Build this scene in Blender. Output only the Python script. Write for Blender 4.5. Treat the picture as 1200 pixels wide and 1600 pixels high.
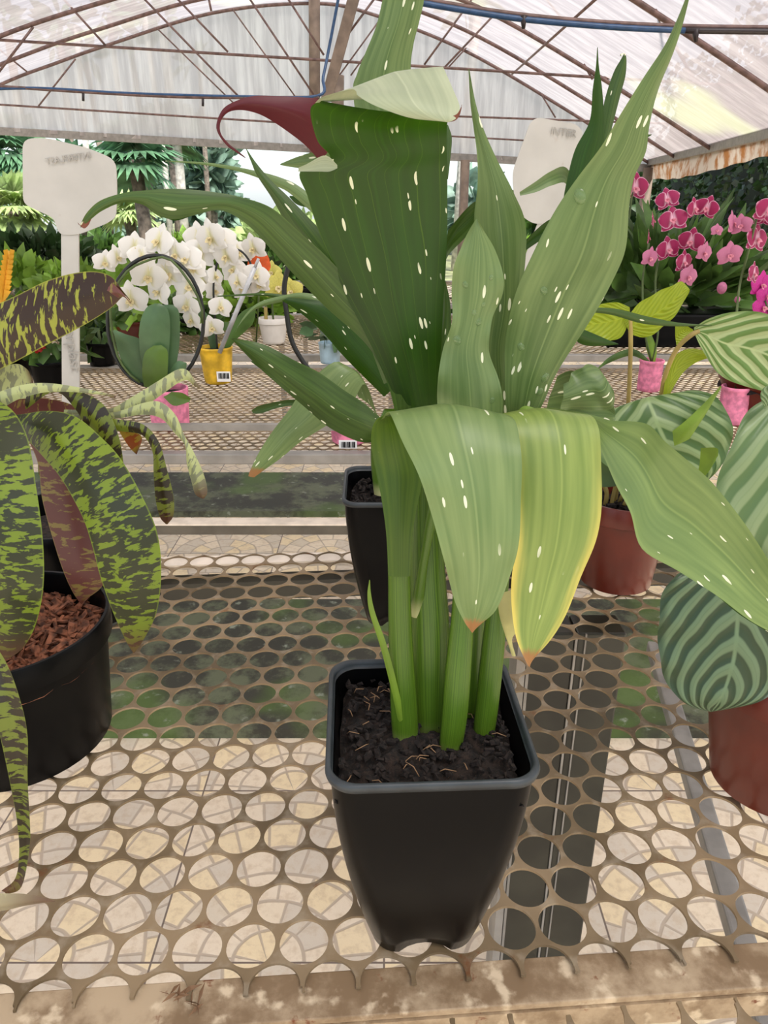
import bpy, bmesh, math, random
from mathutils import Vector, Matrix, noise

for _o in list(bpy.data.objects):
    bpy.data.objects.remove(_o)
C = bpy.context.scene.collection
SC = bpy.context.scene
PI = math.pi
random.seed(7)

# ------------------------------------------------------------------ camera
W_, H_, F_ = 1200, 1600, 1145.0
TH = math.radians(22.75)
ST, CT = math.sin(TH), math.cos(TH)
ZB = 0.88                      # bench top height
CAMZ = ZB + 0.5
cam_d = bpy.data.cameras.new('camera')
cam = bpy.data.objects.new('camera', cam_d)
C.objects.link(cam)
cam.location = (0, 0, CAMZ)
cam.rotation_euler = (PI / 2 - TH, 0, 0)
cam_d.sensor_fit = 'VERTICAL'
cam_d.sensor_height = 36
cam_d.lens = F_ / 1600 * 36
cam_d.clip_start = 0.02
cam_d.clip_end = 300
cam_d.dof.use_dof = False
SC.camera = cam

# ------------------------------------------------------------------ light
SUN_E, SKY_E, EXPO = 8.5, 0.30, 0.22
w = bpy.data.worlds.new('sky')
SC.world = w
w.use_nodes = True
nt = w.node_tree
nt.nodes.clear()
wo = nt.nodes.new('ShaderNodeOutputWorld')
wb = nt.nodes.new('ShaderNodeBackground')
sk = nt.nodes.new('ShaderNodeTexSky')
sk.sky_type = 'NISHITA'
sk.sun_disc = False
sk.sun_elevation = math.radians(58)
sk.sun_rotation = math.radians(150)
sk.air_density = 1.0
sk.dust_density = 2.0
sk.ozone_density = 1.0
wb.inputs[1].default_value = SKY_E
hz = nt.nodes.new('ShaderNodeMix')
hz.data_type = 'RGBA'
hz.inputs[0].default_value = 0.5
hz.inputs[7].default_value = (3.4, 3.7, 3.9, 1)      # thin white haze
nt.links.new(sk.outputs[0], hz.inputs[6])
nt.links.new(hz.outputs[2], wb.inputs[0])
nt.links.new(wb.outputs[0], wo.inputs[0])
sd = bpy.data.lights.new('sun', 'SUN')
sd.energy = SUN_E
sd.angle = math.radians(24)
sd.color = (1.0, 0.965, 0.93)
sun = bpy.data.objects.new('sun', sd)
C.objects.link(sun)
sun.rotation_euler = (math.radians(30), math.radians(18), 0)
SC.view_settings.view_transform = 'Standard'
SC.view_settings.look = 'None'
SC.view_settings.gamma = 1
SC.view_settings.use_curve_mapping = False
SC.view_settings.exposure = EXPO
SC.cycles.use_denoising = True
SC.cycles.max_bounces = 8
SC.cycles.diffuse_bounces = 4
SC.cycles.transparent_max_bounces = 8


# ------------------------------------------------------------------ helpers
def P(x, y, Y):
    """point seen at photo pixel (x, y), at ground distance Y from the camera"""
    u, v = x - 600, y - 800
    fw = F_ * CT - v * ST
    dn = F_ * ST + v * CT
    return Vector((u * Y / fw, Y, CAMZ - dn * Y / fw))


def PZ(x, y, z):
    u, v = x - 600, y - 800
    fw = F_ * CT - v * ST
    dn = F_ * ST + v * CT
    k = (CAMZ - z) / dn
    return Vector((u * k, fw * k, z))


def srgb(r, g, b, a=1.0):
    def f(c):
        c /= 255.0
        return c / 12.92 if c <= 0.04045 else ((c + 0.055) / 1.055) ** 2.4
    return (f(r), f(g), f(b), a)


def link(o, parent=None):
    C.objects.link(o)
    if parent is not None:
        o.parent = parent
    return o


def tag(o, label=None, cat=None, group=None, kind=None):
    if label: o['label'] = label
    if cat: o['category'] = cat
    if group: o['group'] = group
    if kind: o['kind'] = kind
    return o


def thing(name, label, cat, loc=(0, 0, 0), group=None, rz=0.0):
    o = bpy.data.objects.new(name, None)
    o.location = loc
    o.rotation_euler = (0, 0, rz)
    o.empty_display_size = 0.05
    C.objects.link(o)
    return tag(o, label, cat, group)


class MB:
    """collects geometry and links it as one mesh object"""
    def __init__(s):
        s.v, s.f, s.uv, s.uv2, s.mi = [], [], [], [], []
        s.hasuv = False

    def add(s, vs, fs, uvs=None, uv2=None, mi=0):
        b = len(s.v)
        s.v += [tuple(p) for p in vs]
        s.f += [tuple(i + b for i in f) for f in fs]
        s.mi += [mi] * len(fs)
        if uvs:
            s.hasuv = True
        s.uv += list(uvs) if uvs else [(0, 0)] * len(vs)
        s.uv2 += list(uv2) if uv2 else [(0, 0)] * len(vs)

    def grid(s, rows, uvs=None, uv2=None, closed=False, mi=0):
        n, m = len(rows), len(rows[0])
        vs = [p for r in rows for p in r]
        fs = []
        for i in range(n - 1):
            for j in range(m if closed else m - 1):
                k = (j + 1) % m
                fs.append((i * m + j, i * m + k, (i + 1) * m + k, (i + 1) * m + j))
        s.add(vs, fs, [q for r in uvs for q in r] if uvs else None,
              [q for r in uv2 for q in r] if uv2 else None, mi)

    def tube(s, pts, rad, seg=8, cap=True, mi=0):
        pts = [Vector(p) for p in pts]
        n = len(pts)
        rads = rad if isinstance(rad, (list, tuple)) else [rad] * n
        rows = []
        up = Vector((0, 0, 1))
        for i, p in enumerate(pts):
            d = (pts[min(i + 1, n - 1)] - pts[max(i - 1, 0)]).normalized()
            if i == 0:
                a = d.cross(up)
                if a.length < 0.1:
                    a = d.cross(Vector((1, 0, 0)))
                a.normalize()
            else:
                a = (a - d * a.dot(d)).normalized()
            b = d.cross(a)
            rows.append([p + (a * math.cos(t) + b * math.sin(t)) * rads[i]
                         for t in [2 * PI * k / seg for k in range(seg)]])
        base = len(s.v)
        s.grid(rows, [[(k / seg, i) for k in range(seg)] for i in range(n)], closed=True, mi=mi)
        if cap:
            s.f.append(tuple(base + k for k in range(seg))[::-1]); s.mi.append(mi)
            s.f.append(tuple(base + (n - 1) * seg + k for k in range(seg))); s.mi.append(mi)

    def box(s, c, sx, sy, sz, M=None, mi=0):
        vs = []
        for dz in (-1, 1):
            for dx, dy in ((-1, -1), (1, -1), (1, 1), (-1, 1)):
                q = Vector((dx * sx / 2, dy * sy / 2, dz * sz / 2))
                if M is not None: q = M @ q
                vs.append(Vector(c) + q)
        s.add(vs, [(3, 2, 1, 0), (4, 5, 6, 7), (0, 1, 5, 4), (1, 2, 6, 5), (2, 3, 7, 6), (3, 0, 4, 7)], mi=mi)

    def beam(s, a, b, wd, ht, mi=0):
        a, b = Vector(a), Vector(b)
        d = b - a
        X = d.normalized()
        Yv = Vector((0, 0, 1)).cross(X)
        if Yv.length < 0.05: Yv = Vector((0, 1, 0))
        Yv.normalize()
        Z = X.cross(Yv)
        M = Matrix((X, Yv, Z)).transposed()
        s.box((a + b) / 2, d.length, wd, ht, M, mi)

    def lathe(s, prof, c, seg=40, mi=0):
        rows = [[Vector((c[0] + r * math.cos(t), c[1] + r * math.sin(t), c[2] + z))
                 for t in [2 * PI * k / seg for k in range(seg)]] for r, z in prof]
        s.grid(rows, closed=True, mi=mi)

    def build(s, name, mat, parent=None, smooth=True, merge=False):
        me = bpy.data.meshes.new(name)
        me.from_pydata(s.v, [], s.f)
        if s.hasuv:
            for nm, data in (('UVMap', s.uv), ('Metric', s.uv2)):
                l = me.uv_layers.new(name=nm)
                buf = [0.0] * (2 * len(me.loops))
                for i, lp in enumerate(me.loops):
                    buf[2 * i], buf[2 * i + 1] = data[lp.vertex_index]
                l.data.foreach_set('uv', buf)
        for m in (mat if isinstance(mat, (list, tuple)) else [mat]):
            me.materials.append(m)
        me.polygons.foreach_set('material_index', s.mi)
        if smooth:
            me.polygons.foreach_set('use_smooth', [True] * len(me.polygons))
        me.update()
        o = bpy.data.objects.new(name, me)
        link(o, parent)
        if parent is not None:
            o.matrix_parent_inverse = Matrix.Translation(-Vector(parent.location)) if parent.get('_w', 1) else Matrix()
        return o


def sharp(o, ang=40):
    me = o.data
    me.set_sharp_from_angle(angle=math.radians(ang))
    return o


def bevel(o, wd, seg=2):
    m = o.modifiers.new('bevel', 'BEVEL')
    m.width = wd
    m.segments = seg
    m.limit_method = 'ANGLE'
    return o


def copy_tree(o, parent=None):
    c = o.copy()
    C.objects.link(c)
    if parent is not None:
        c.parent = parent
    for ch in list(o.children):
        copy_tree(ch, c)
    return c


# ------------------------------------------------------------------ materials
class NM:
    def __init__(s, name):
        s.m = bpy.data.materials.new(name)
        s.m.use_nodes = True
        s.t = s.m.node_tree
        s.t.nodes.clear()
        s.out = s.t.nodes.new('ShaderNodeOutputMaterial')

    def n(s, ty, **kw):
        x = s.t.nodes.new(ty)
        for k, v in kw.items():
            setattr(x, k, v)
        return x

    def l(s, a, b):
        s.t.links.new(a, b)

    def _in(s, sock, v):
        if hasattr(v, 'is_output'):
            s.l(v, sock)
        else:
            sock.default_value = v

    def math(s, op, a, b=0.0, c=0.0):
        x = s.n('ShaderNodeMath', operation=op)
        s._in(x.inputs[0], a); s._in(x.inputs[1], b)
        if len(x.inputs) > 2: s._in(x.inputs[2], c)
        return x.outputs[0]

    def mix(s, f, a, b, mode='MIX'):
        x = s.n('ShaderNodeMix', data_type='RGBA', blend_type=mode)
        s._in(x.inputs[0], f); s._in(x.inputs[6], a); s._in(x.inputs[7], b)
        return x.outputs[2]

    def step(s, x, a, b):
        r = s.n('ShaderNodeMapRange')
        r.interpolation_type = 'SMOOTHSTEP'
        s._in(r.inputs[0], x)
        r.inputs[1].default_value = a
        r.inputs[2].default_value = b
        return r.outputs[0]

    def noise(s, scale, detail=3, vec=None, rough=0.5, dist=0.0):
        x = s.n('ShaderNodeTexNoise')
        x.inputs['Scale'].default_value = scale
        x.inputs['Detail'].default_value = detail
        x.inputs['Roughness'].default_value = rough
        x.inputs['Distortion'].default_value = dist
        if vec is None:
            if not hasattr(s, '_tc'): s._tc = s.n('ShaderNodeTexCoord')
            vec = s._tc.outputs['Object']
        s.l(vec, x.inputs['Vector'])
        return x.outputs[0]

    def uv(s, name='UVMap'):
        x = s.n('ShaderNodeUVMap', uv_map=name)
        sp = s.n('ShaderNodeSeparateXYZ')
        s.l(x.outputs[0], sp.inputs[0])
        return x.outputs[0], sp.outputs[0], sp.outputs[1]

    def vec(s, x, y, z=0.0):
        c = s.n('ShaderNodeCombineXYZ')
        s._in(c.inputs[0], x); s._in(c.inputs[1], y); s._in(c.inputs[2], z)
        return c.outputs[0]

    def bump(s, h, strength=0.3, dist=0.001):
        b = s.n('ShaderNodeBump')
        b.inputs['Strength'].default_value = strength
        b.inputs['Distance'].default_value = dist
        s.l(h, b.inputs['Height'])
        return b.outputs[0]

    def film(s, col, clear, trans):
        d = s.n('ShaderNodeBsdfDiffuse'); s._in(d.inputs[0], col)
        t = s.n('ShaderNodeBsdfTranslucent'); s._in(t.inputs[0], col)
        c = s.n('ShaderNodeBsdfTransparent')
        a = s.n('ShaderNodeMixShader'); a.inputs[0].default_value = trans
        b = s.n('ShaderNodeMixShader'); b.inputs[0].default_value = clear
        s.l(d.outputs[0], a.inputs[1]); s.l(t.outputs[0], a.inputs[2])
        s.l(a.outputs[0], b.inputs[1]); s.l(c.outputs[0], b.inputs[2])
        s.l(b.outputs[0], s.out.inputs[0])
        return s.m

    def finish(s, col, rough=0.5, metal=0.0, nrm=None, trans=0.0, tcol=None, spec=0.5, sheen=0.0):
        b = s.n('ShaderNodeBsdfPrincipled')
        s._in(b.inputs['Base Color'], col)
        s._in(b.inputs['Roughness'], rough)
        s._in(b.inputs['Metallic'], metal)
        b.inputs['Specular IOR Level'].default_value = spec
        if nrm is not None: s.l(nrm, b.inputs['Normal'])
        if trans > 0:
            t = s.n('ShaderNodeBsdfTranslucent')
            s._in(t.inputs[0], tcol if tcol is not None else col)
            mx = s.n('ShaderNodeMixShader')
            mx.inputs[0].default_value = trans
            s.l(b.outputs[0], mx.inputs[1]); s.l(t.outputs[0], mx.inputs[2])
            s.l(mx.outputs[0], s.out.inputs[0])
        else:
            s.l(b.outputs[0], s.out.inputs[0])
        return s.m


def mat_plain(name, col, rough=0.5, metal=0.0, var=0.12, scale=30, trans=0.0, spec=0.5, bump=0.0):
    m = NM(name)
    n = m.noise(scale, 4)
    dark = tuple(c * (1 - var * 2) for c in col[:3]) + (1,)
    lite = tuple(min(1, c * (1 + var)) for c in col[:3]) + (1,)
    c = m.mix(m.step(n, 0.3, 0.7), dark, lite)
    nr = m.bump(n, bump, 0.002) if bump else None
    return m.finish(c, rough, metal, nr, trans, spec=spec)


def mat_calla(name, up, vein, fleck=0.5, edge=None, tip=0.0, trans=0.3, rough=0.42, seed=0.0, tcol=None, dens=1.0, lines=0.0):
    """spotted calla leaf: long veins, pale midrib, white flecks"""
    m = NM(name)
    _, u, v = m.uv()
    _, mu, mv = m.uv('Metric')
    # long parallel veins
    vn = m.math('SINE', m.math('MULTIPLY', u, 34.0))
    n1 = m.noise(3.2, 2, m.vec(m.math('MULTIPLY', u, 1.4), m.math('MULTIPLY', mv, 6.0), seed))
    n2 = m.noise(7, 2, m.vec(m.math('MULTIPLY', u, 1.2), m.math('MULTIPLY', mv, 0.9), seed))
    f = m.math('MULTIPLY', n1, 0.45)
    f = m.math('ADD', f, m.math('MULTIPLY', n2, 0.45))
    col = m.mix(m.step(f, 0.22, 0.72), up, vein)
    # midrib
    au = m.math('ABSOLUTE', u)
    mid = m.math('SUBTRACT', 1.0, m.step(au, 0.005, 0.04))
    shd = m.math('MULTIPLY', m.math('SUBTRACT', 1.0, m.step(au, 0.04, 0.16)), 0.5)
    col = m.mix(shd, col, up)
    col = m.mix(m.math('MULTIPLY', mid, 0.8), col, vein)
    if lines:  # veins drawn bright, their backlit glow put into the colour
        cv = m.math('ADD', m.math('MULTIPLY', u, 4.5), m.math('MULTIPLY', m.noise(2, 1, m.vec(u, v, 2.0)), 1.5))
        fr_ = m.math('ABSOLUTE', m.math('SUBTRACT', m.math('FRACT', cv), 0.5))
        ln_ = m.math('SUBTRACT', 1.0, m.step(fr_, 0.0, 0.03))
        col = m.mix(m.math('MULTIPLY', ln_, lines), col, G(104, 140, 24))
    # flecks
    vec = m.vec(m.math('ADD', m.math('MULTIPLY', mu, 370.0), m.math('MULTIPLY', m.noise(9, 1, m.vec(mu, mv, 3.1)), 1.5)), m.math('MULTIPLY', mv, 92.0), seed)
    vo = m.n('ShaderNodeTexVoronoi', feature='F1', distance='EUCLIDEAN')
    vo.inputs['Scale'].default_value = 1.0
    vo.inputs['Randomness'].default_value = 0.9
    m.l(vec, vo.inputs['Vector'])
    sep = m.n('ShaderNodeSeparateColor')
    m.l(vo.outputs['Color'], sep.inputs[0])
    keep = m.math('GREATER_THAN', sep.outputs[0], 1.0 - 0.17 * fleck * dens)
    rad = m.math('ADD', 0.11, m.math('MULTIPLY', sep.outputs[1], 0.26))
    patch = m.step(m.noise(22, 1, m.vec(mu, mv, seed + 5)), 0.38, 0.48)
    spot = m.math('MULTIPLY', m.math('LESS_THAN', vo.outputs['Distance'], rad), m.math('MULTIPLY', keep, patch))
    col = m.mix(spot, col, (0.82, 0.84, 0.62, 1))
    if edge is not None:
        e = m.step(m.math('ADD', au, m.math('MULTIPLY', m.math('SUBTRACT', n1, 0.5), 0.5)), 0.66, 1.05)
        e = m.math('MULTIPLY', e, m.step(v, 0.35, 0.8))
        col = m.mix(e, col, edge)
    if tip > 0:
        t = m.step(m.math('ADD', v, m.math('MULTIPLY', m.math('SUBTRACT', n1, 0.5), 0.05)), 1.0 - tip, 1.0 - tip * 0.55)
        col = m.mix(t, col, srgb(158, 112, 66))
    nr = m.bump(n1, 0.02, 0.001)
    tc = tcol
    if tcol is not None:
        tc = m.mix(spot, tcol, (0.9, 0.95, 0.5, 1))
    return m.finish(col, rough, 0, nr, trans, tc)


def mat_brom(name, dark, lime, thr=0.5, trans=0.2, seed=0.0, tip=0.14):
    """bromeliad leaf with ragged cross bands"""
    m = NM(name)
    _, u, v = m.uv()
    _, mu, mv = m.uv('Metric')
    a = m.noise(1.0, 4, m.vec(m.math('MULTIPLY', mu, 70.0), m.math('MULTIPLY', mv, 190.0), seed), 0.55, 0.35)
    b = m.noise(1.0, 2, m.vec(m.math('MULTIPLY', mu, 14.0), m.math('MULTIPLY', mv, 22.0), seed + 9), 0.5)
    f = m.math('ADD', m.math('MULTIPLY', a, 0.7), m.math('MULTIPLY', b, 0.3))
    k = m.step(f, thr - 0.012, thr + 0.018)
    lm = m.mix(b, tuple(c * 0.6 for c in lime[:3]) + (1,), lime)
    dk = m.mix(m.noise(3, 2), dark, tuple(c * 1.5 for c in dark[:3]) + (1,))
    col = m.mix(k, dk, lm)
    ed = m.step(m.math('ABSOLUTE', u), 0.95, 0.99)
    col = m.mix(m.math('MULTIPLY', ed, 0.6), col, lime)
    if tip > 0:
        col = m.mix(m.math('MULTIPLY', m.step(v, 1 - tip, 1.0), 0.85), col, srgb(84, 44, 28))
    return m.finish(col, 0.38, 0, None, trans)


def mat_calathea(name, dark, pale, n=9.0, k=0.55, trans=0.2, wd=0.55, seed=0.0):
    """prayer plant leaf: side veins sweeping from the midrib to the edge"""
    m = NM(name)
    _, u, v = m.uv()
    au = m.math('ABSOLUTE', u)
    cur = m.math('MULTIPLY', m.math('POWER', au, 1.35), k)
    wob = m.math('MULTIPLY', m.math('SUBTRACT', m.noise(3, 1, m.vec(u, v, seed)), 0.5), 0.08)
    t = m.math('ADD', m.math('SUBTRACT', v, cur), wob)
    s = m.math('SINE', m.math('MULTIPLY', t, n * 2 * PI))
    k1 = m.step(s, wd - 0.75, wd)
    s2 = m.math('SINE', m.math('MULTIPLY', t, n * 6 * PI))
    col = m.mix(k1, pale, dark)
    col = m.mix(m.math('MULTIPLY', m.step(s2, 0.6, 1.0), 0.14), col, dark)
    mid = m.math('SUBTRACT', 1.0, m.step(au, 0.01, 0.045))
    col = m.mix(mid, col, tuple(min(1, c * 1.1) for c in pale[:3]) + (1,))
    ed = m.step(au, 0.86, 0.97)
    col = m.mix(m.math('MULTIPLY', ed, 0.7), col, dark)
    nr = m.bump(s, 0.35, 0.002)
    return m.finish(col, 0.4, 0, nr, trans)


G = srgb
M = {}
M['upper'] = mat_calla('calla_upper', G(88, 114, 62), G(124, 146, 90), 0.6, None, 0.0, 0.2, 0.4, 0.3)  # upper sides are paler; sky gloss is also put into the colour
M['upper2'] = mat_calla('calla_upper_upright', G(78, 104, 52), G(120, 142, 84), 1.3, None, 0.0, 0.2, 0.4, 2.3)
M['droop'] = mat_calla('calla_droop', G(98, 124, 70), G(134, 154, 96), 1.0, None, 0.075, 0.18, 0.4, 4.1)
M['droop_clean'] = mat_calla('calla_arching', G(98, 124, 66), G(134, 156, 88), 1.1, None, 0.0, 0.18, 0.4, 9.1)
M['yellow'] = mat_calla('calla_yellowing', G(112, 136, 62), G(148, 166, 86), 1.0, G(222, 204, 100), 0.06, 0.18, 0.42, 7.7)
M['under'] = mat_calla('calla_underside', G(24, 54, 2), G(36, 76, 6), 1.5, None, 0.0, 0.35, 0.45, 1.2, G(64, 104, 4), lines=0.4)  # darker underside; shade and backlight are put into the colour too
M['midgreen'] = mat_calla('calla_mid', G(48, 74, 20), G(78, 106, 42), 0.8, None, 0.0, 0.22, 0.4, 5.5)
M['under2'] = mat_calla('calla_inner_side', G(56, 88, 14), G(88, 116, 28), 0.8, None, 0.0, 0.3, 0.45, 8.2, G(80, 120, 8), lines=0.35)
M['silver'] = mat_calla('calla_silver', G(148, 158, 128), G(178, 186, 152), 0.3, None, 0.0, 0.12, 0.5, 3.0)  # palest upper side, sky gloss put into the colour
M['stalk'] = None
m = NM('calla_stalk')
_, u, v = m.uv()
n1 = m.noise(40, 2, m.vec(m.math('MULTIPLY', u, 1.0), m.math('MULTIPLY', v, 0.02)))
col = m.mix(m.step(n1, 0.3, 0.7), G(50, 84, 10), G(98, 130, 34))
col = m.mix(m.math('SUBTRACT', 1.0, m.step(v, 0.0, 0.14)), col, G(200, 200, 140))
M['stalk'] = m.finish(col, 0.4, 0, None, 0.15)
M['drytip'] = mat_plain('dry_tip', G(112, 60, 40), 0.6)
M['sprout'] = mat_plain('sprout_green', G(120, 150, 46), 0.45, trans=0.2)
M['papery'] = mat_plain('papery_sheath', G(206, 200, 134), 0.6, trans=0.3)
m = NM('spathe_red')
_, u, v = m.uv()
col = m.mix(m.noise(14, 3, m.vec(m.math('MULTIPLY', u, 4.0), m.math('MULTIPLY', v, 0.6))), G(104, 24, 36), G(70, 14, 22))
M['spathe'] = m.finish(col, 0.42, 0, None, 0.25)

M['black_pot'] = NM('black_plastic')
m = M['black_pot']
n = m.noise(14, 5)
n2 = m.noise(90, 3)
col = m.mix(m.step(n, 0.45, 0.75), G(5, 5, 6), G(12, 12, 11))
M['black_pot'] = m.finish(col, m.math('ADD', 0.22, m.math('MULTIPLY', n, 0.2)), 0, m.bump(n2, 0.02, 0.001), spec=0.12)
M['rim'] = mat_plain('grey_black_rim', G(50, 56, 60), 0.45, var=0.15, scale=60)
M['terra'] = mat_plain('red_brown_plastic', G(96, 32, 18), 0.3, var=0.12, scale=14, spec=0.5)
M['pink_pot'] = mat_plain('pink_felt_wrap', G(234, 136, 168), 0.8, var=0.16, scale=60, bump=0.3)
M['yellow_pot'] = mat_plain('yellow_marbled', G(232, 186, 44), 0.35, var=0.18, scale=26)
M['white_pot'] = mat_plain('white_ceramic', G(226, 220, 212), 0.35, var=0.03)
M['blue_pot'] = mat_plain('pale_blue_plastic', G(176, 204, 218), 0.4, var=0.08)
M['tag'] = NM('worn_white_plastic')
m = M['tag']
n = m.noise(30, 5)
st = m.step(m.noise(55, 4), 0.68, 0.78)
col = m.mix(n, G(186, 182, 174), G(214, 210, 202))
col = m.mix(m.math('MULTIPLY', st, 0.5), col, G(170, 140, 116))
M['tag'] = m.finish(col, 0.5, 0, m.bump(n, 0.05, 0.001), 0.15)
M['emboss'] = mat_plain('embossed_grey', G(168, 163, 155), 0.5)
M['clear'] = mat_plain('pale_grey_tube', G(186, 188, 190), 0.25)
M['white'] = mat_plain('white_paper', G(240, 240, 238), 0.6, var=0.02)
M['ink'] = mat_plain('black_ink', G(20, 20, 20), 0.6, var=0.02)
M['wire'] = mat_plain('black_hoop_plastic', G(28, 30, 28), 0.4)
M['stem'] = mat_plain('orchid_stem', G(74, 92, 44), 0.5)
M['petiole'] = mat_plain('tan_petiole', G(172, 150, 84), 0.5, trans=0.1)
M['orchid_leaf'] = mat_plain('orchid_leaf', G(78, 108, 70), 0.38, var=0.15, scale=12, trans=0.12)
M['orchid_leaf2'] = mat_plain('orchid_leaf_bright', G(84, 112, 40), 0.38, var=0.15, scale=12, trans=0.2)
M['broad'] = mat_plain('broad_green_leaf', G(78, 110, 48), 0.45, var=0.3, scale=9, trans=0.3)
M['broad_lime'] = mat_plain('lime_leaf', G(128, 164, 60), 0.45, var=0.25, scale=9, trans=0.35)
M['broad_dark'] = mat_plain('dark_leaf', G(46, 70, 34), 0.45, var=0.3, scale=9, trans=0.2)
M['palm'] = mat_plain('palm_leaf', G(96, 138, 100), 0.5, var=0.3, scale=4, trans=0.3)  # outdoor palm and tree greens lightened, haze put into the colour
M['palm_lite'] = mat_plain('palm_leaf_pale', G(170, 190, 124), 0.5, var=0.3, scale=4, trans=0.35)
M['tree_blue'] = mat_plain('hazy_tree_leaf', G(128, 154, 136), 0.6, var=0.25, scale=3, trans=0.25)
M['bark'] = mat_plain('trunk_bark', G(116, 104, 92), 0.8, var=0.3, scale=9, bump=0.4)
M['bark_pale'] = mat_plain('pale_trunk', G(196, 190, 180), 0.8, var=0.2, scale=9, bump=0.4)
M['red_flower'] = mat_plain('red_flower', G(206, 26, 26), 0.5, trans=0.2)
M['gold_bract'] = mat_plain('gold_bract', G(236, 178, 50), 0.5, trans=0.25)
M['orange'] = mat_plain('orange_petal', G(240, 110, 56), 0.5, trans=0.3)
M['yellow_petal'] = mat_plain('pale_yellow_petal', G(230, 222, 120), 0.5, trans=0.3)
M['white_petal'] = NM('white_petal')
m = M['white_petal']
_, u, v = m.uv()
col = m.mix(m.step(v, 0.35, 0.0), G(240, 238, 232), G(226, 222, 170))
M['white_petal'] = m.finish(col, 0.5, 0, None, 0.3)
M['lip_yellow'] = mat_plain('lip_yellow', G(226, 210, 160), 0.5, trans=0.2)
M['lip_pink'] = mat_plain('lip_pink', G(224, 140, 160), 0.5, trans=0.2)
m = NM('magenta_petal')
_, u, v = m.uv()
rr = m.math('MAXIMUM', m.math('ABSOLUTE', u), m.math('MULTIPLY', m.math('SUBTRACT', v, 0.1), 1.1))
e = m.step(m.math('ADD', rr, m.math('MULTIPLY', m.math('SUBTRACT', m.noise(90, 2), 0.5), 0.25)), 0.86, 0.98)
col = m.mix(e, G(158, 24, 84), G(228, 170, 196))
col = m.mix(m.step(v, 0.3, 0.1), col, G(232, 180, 200))
M['magenta_petal'] = m.finish(col, 0.5, 0, None, 0.25)
M['rose_petal'] = mat_plain('rose_petal', G(206, 124, 160), 0.5, var=0.12, scale=90, trans=0.3)

# soil and bark
m = NM('dark_soil')
n = m.noise(160, 6, rough=0.7)
n2 = m.noise(420, 3)
col = m.mix(m.step(n, 0.35, 0.7), G(12, 9, 8), G(58, 44, 36))
col = m.mix(m.step(n2, 0.68, 0.75), col, G(96, 72, 54))
M['soil'] = m.finish(col, 0.95, 0, m.bump(n, 1.0, 0.006))
M['crumb'] = mat_plain('soil_crumb', G(34, 26, 22), 0.95, var=0.4, scale=300, bump=0.6)
M['fibre'] = mat_plain('root_fibre', G(150, 118, 86), 0.8)
M['chip'] = mat_plain('bark_chip', G(136, 84, 58), 0.85, var=0.4, scale=120, bump=0.5)

# metals
m = NM('perforated_steel')
n = m.noise(9, 5)
n2 = m.noise(60, 4)
n3 = m.noise(24, 5, rough=0.65)
col = m.mix(m.step(n, 0.35, 0.65), G(98, 82, 58), G(142, 122, 94))
col = m.mix(m.math('MULTIPLY', m.step(n2, 0.5, 0.7), 0.4), col, G(166, 154, 134))
col = m.mix(m.math('MULTIPLY', m.step(n3, 0.6, 0.72), 0.75), col, G(108, 62, 28))
M['perf'] = m.finish(col, 0.55, 0.15, m.bump(n2, 0.2, 0.001), spec=0.4)
m = NM('stained_angle_steel')
n = m.noise(14, 6, rough=0.65)
n2 = m.noise(55, 4)
n3 = m.noise(26, 5, rough=0.7)
col = m.mix(m.step(n, 0.4, 0.6), G(126, 104, 78), G(176, 156, 128))
col = m.mix(m.step(n2, 0.55, 0.7), col, G(204, 186, 158))
col = m.mix(m.step(n3, 0.6, 0.68), col, G(112, 62, 34))
col = m.mix(m.step(m.noise(18, 4), 0.7, 0.76), col, G(178, 104, 40))
M['angle'] = m.finish(col, 0.6, 0.1, m.bump(n2, 0.3, 0.001), spec=0.4)
M['steel'] = mat_plain('grey_painted_steel', G(140, 136, 130), 0.45, 0.2, 0.1, 20)
M['steel_dark'] = mat_plain('dark_painted_steel', G(42, 42, 34), 0.35, 0.1, 0.2, 14)
M['steel_mid'] = mat_plain('brown_grey_steel', G(92, 86, 76), 0.45, 0.1, 0.15, 14)
M['steel_pale'] = mat_plain('pale_steel', G(224, 212, 196), 0.5, 0.0, 0.08, 30)
M['rib'] = mat_plain('rust_brown_tube', G(118, 94, 88), 0.55, 0.2, 0.2, 20)
M['pole'] = mat_plain('weathered_pole', G(124, 108, 94), 0.7, 0.0, 0.15, 8)
M['hose'] = mat_plain('blue_hose', G(44, 78, 118), 0.4)
M['hose_black'] = mat_plain('black_hose', G(44, 36, 38), 0.45)


# ------------------------------------------------------------------ leaf builder
def cr(p0, p1, p2, p3, t):
    t2, t3 = t * t, t * t * t
    return 0.5 * ((2 * p1) + (-p0 + p2) * t + (2 * p0 - 5 * p1 + 4 * p2 - p3) * t2 + (-p0 + 3 * p1 - 3 * p2 + p3) * t3)


def spline(pts, k):
    n = len(pts)
    out = []
    for i in range(n - 1):
        p0 = pts[i - 1] if i > 0 else pts[0] * 2 - pts[1]
        p3 = pts[i + 2] if i + 2 < n else pts[n - 1] * 2 - pts[n - 2]
        for j in range(k):
            out.append(cr(p0, pts[i], pts[i + 1], p3, j / k))
    out.append(pts[-1].copy())
    return out


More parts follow.
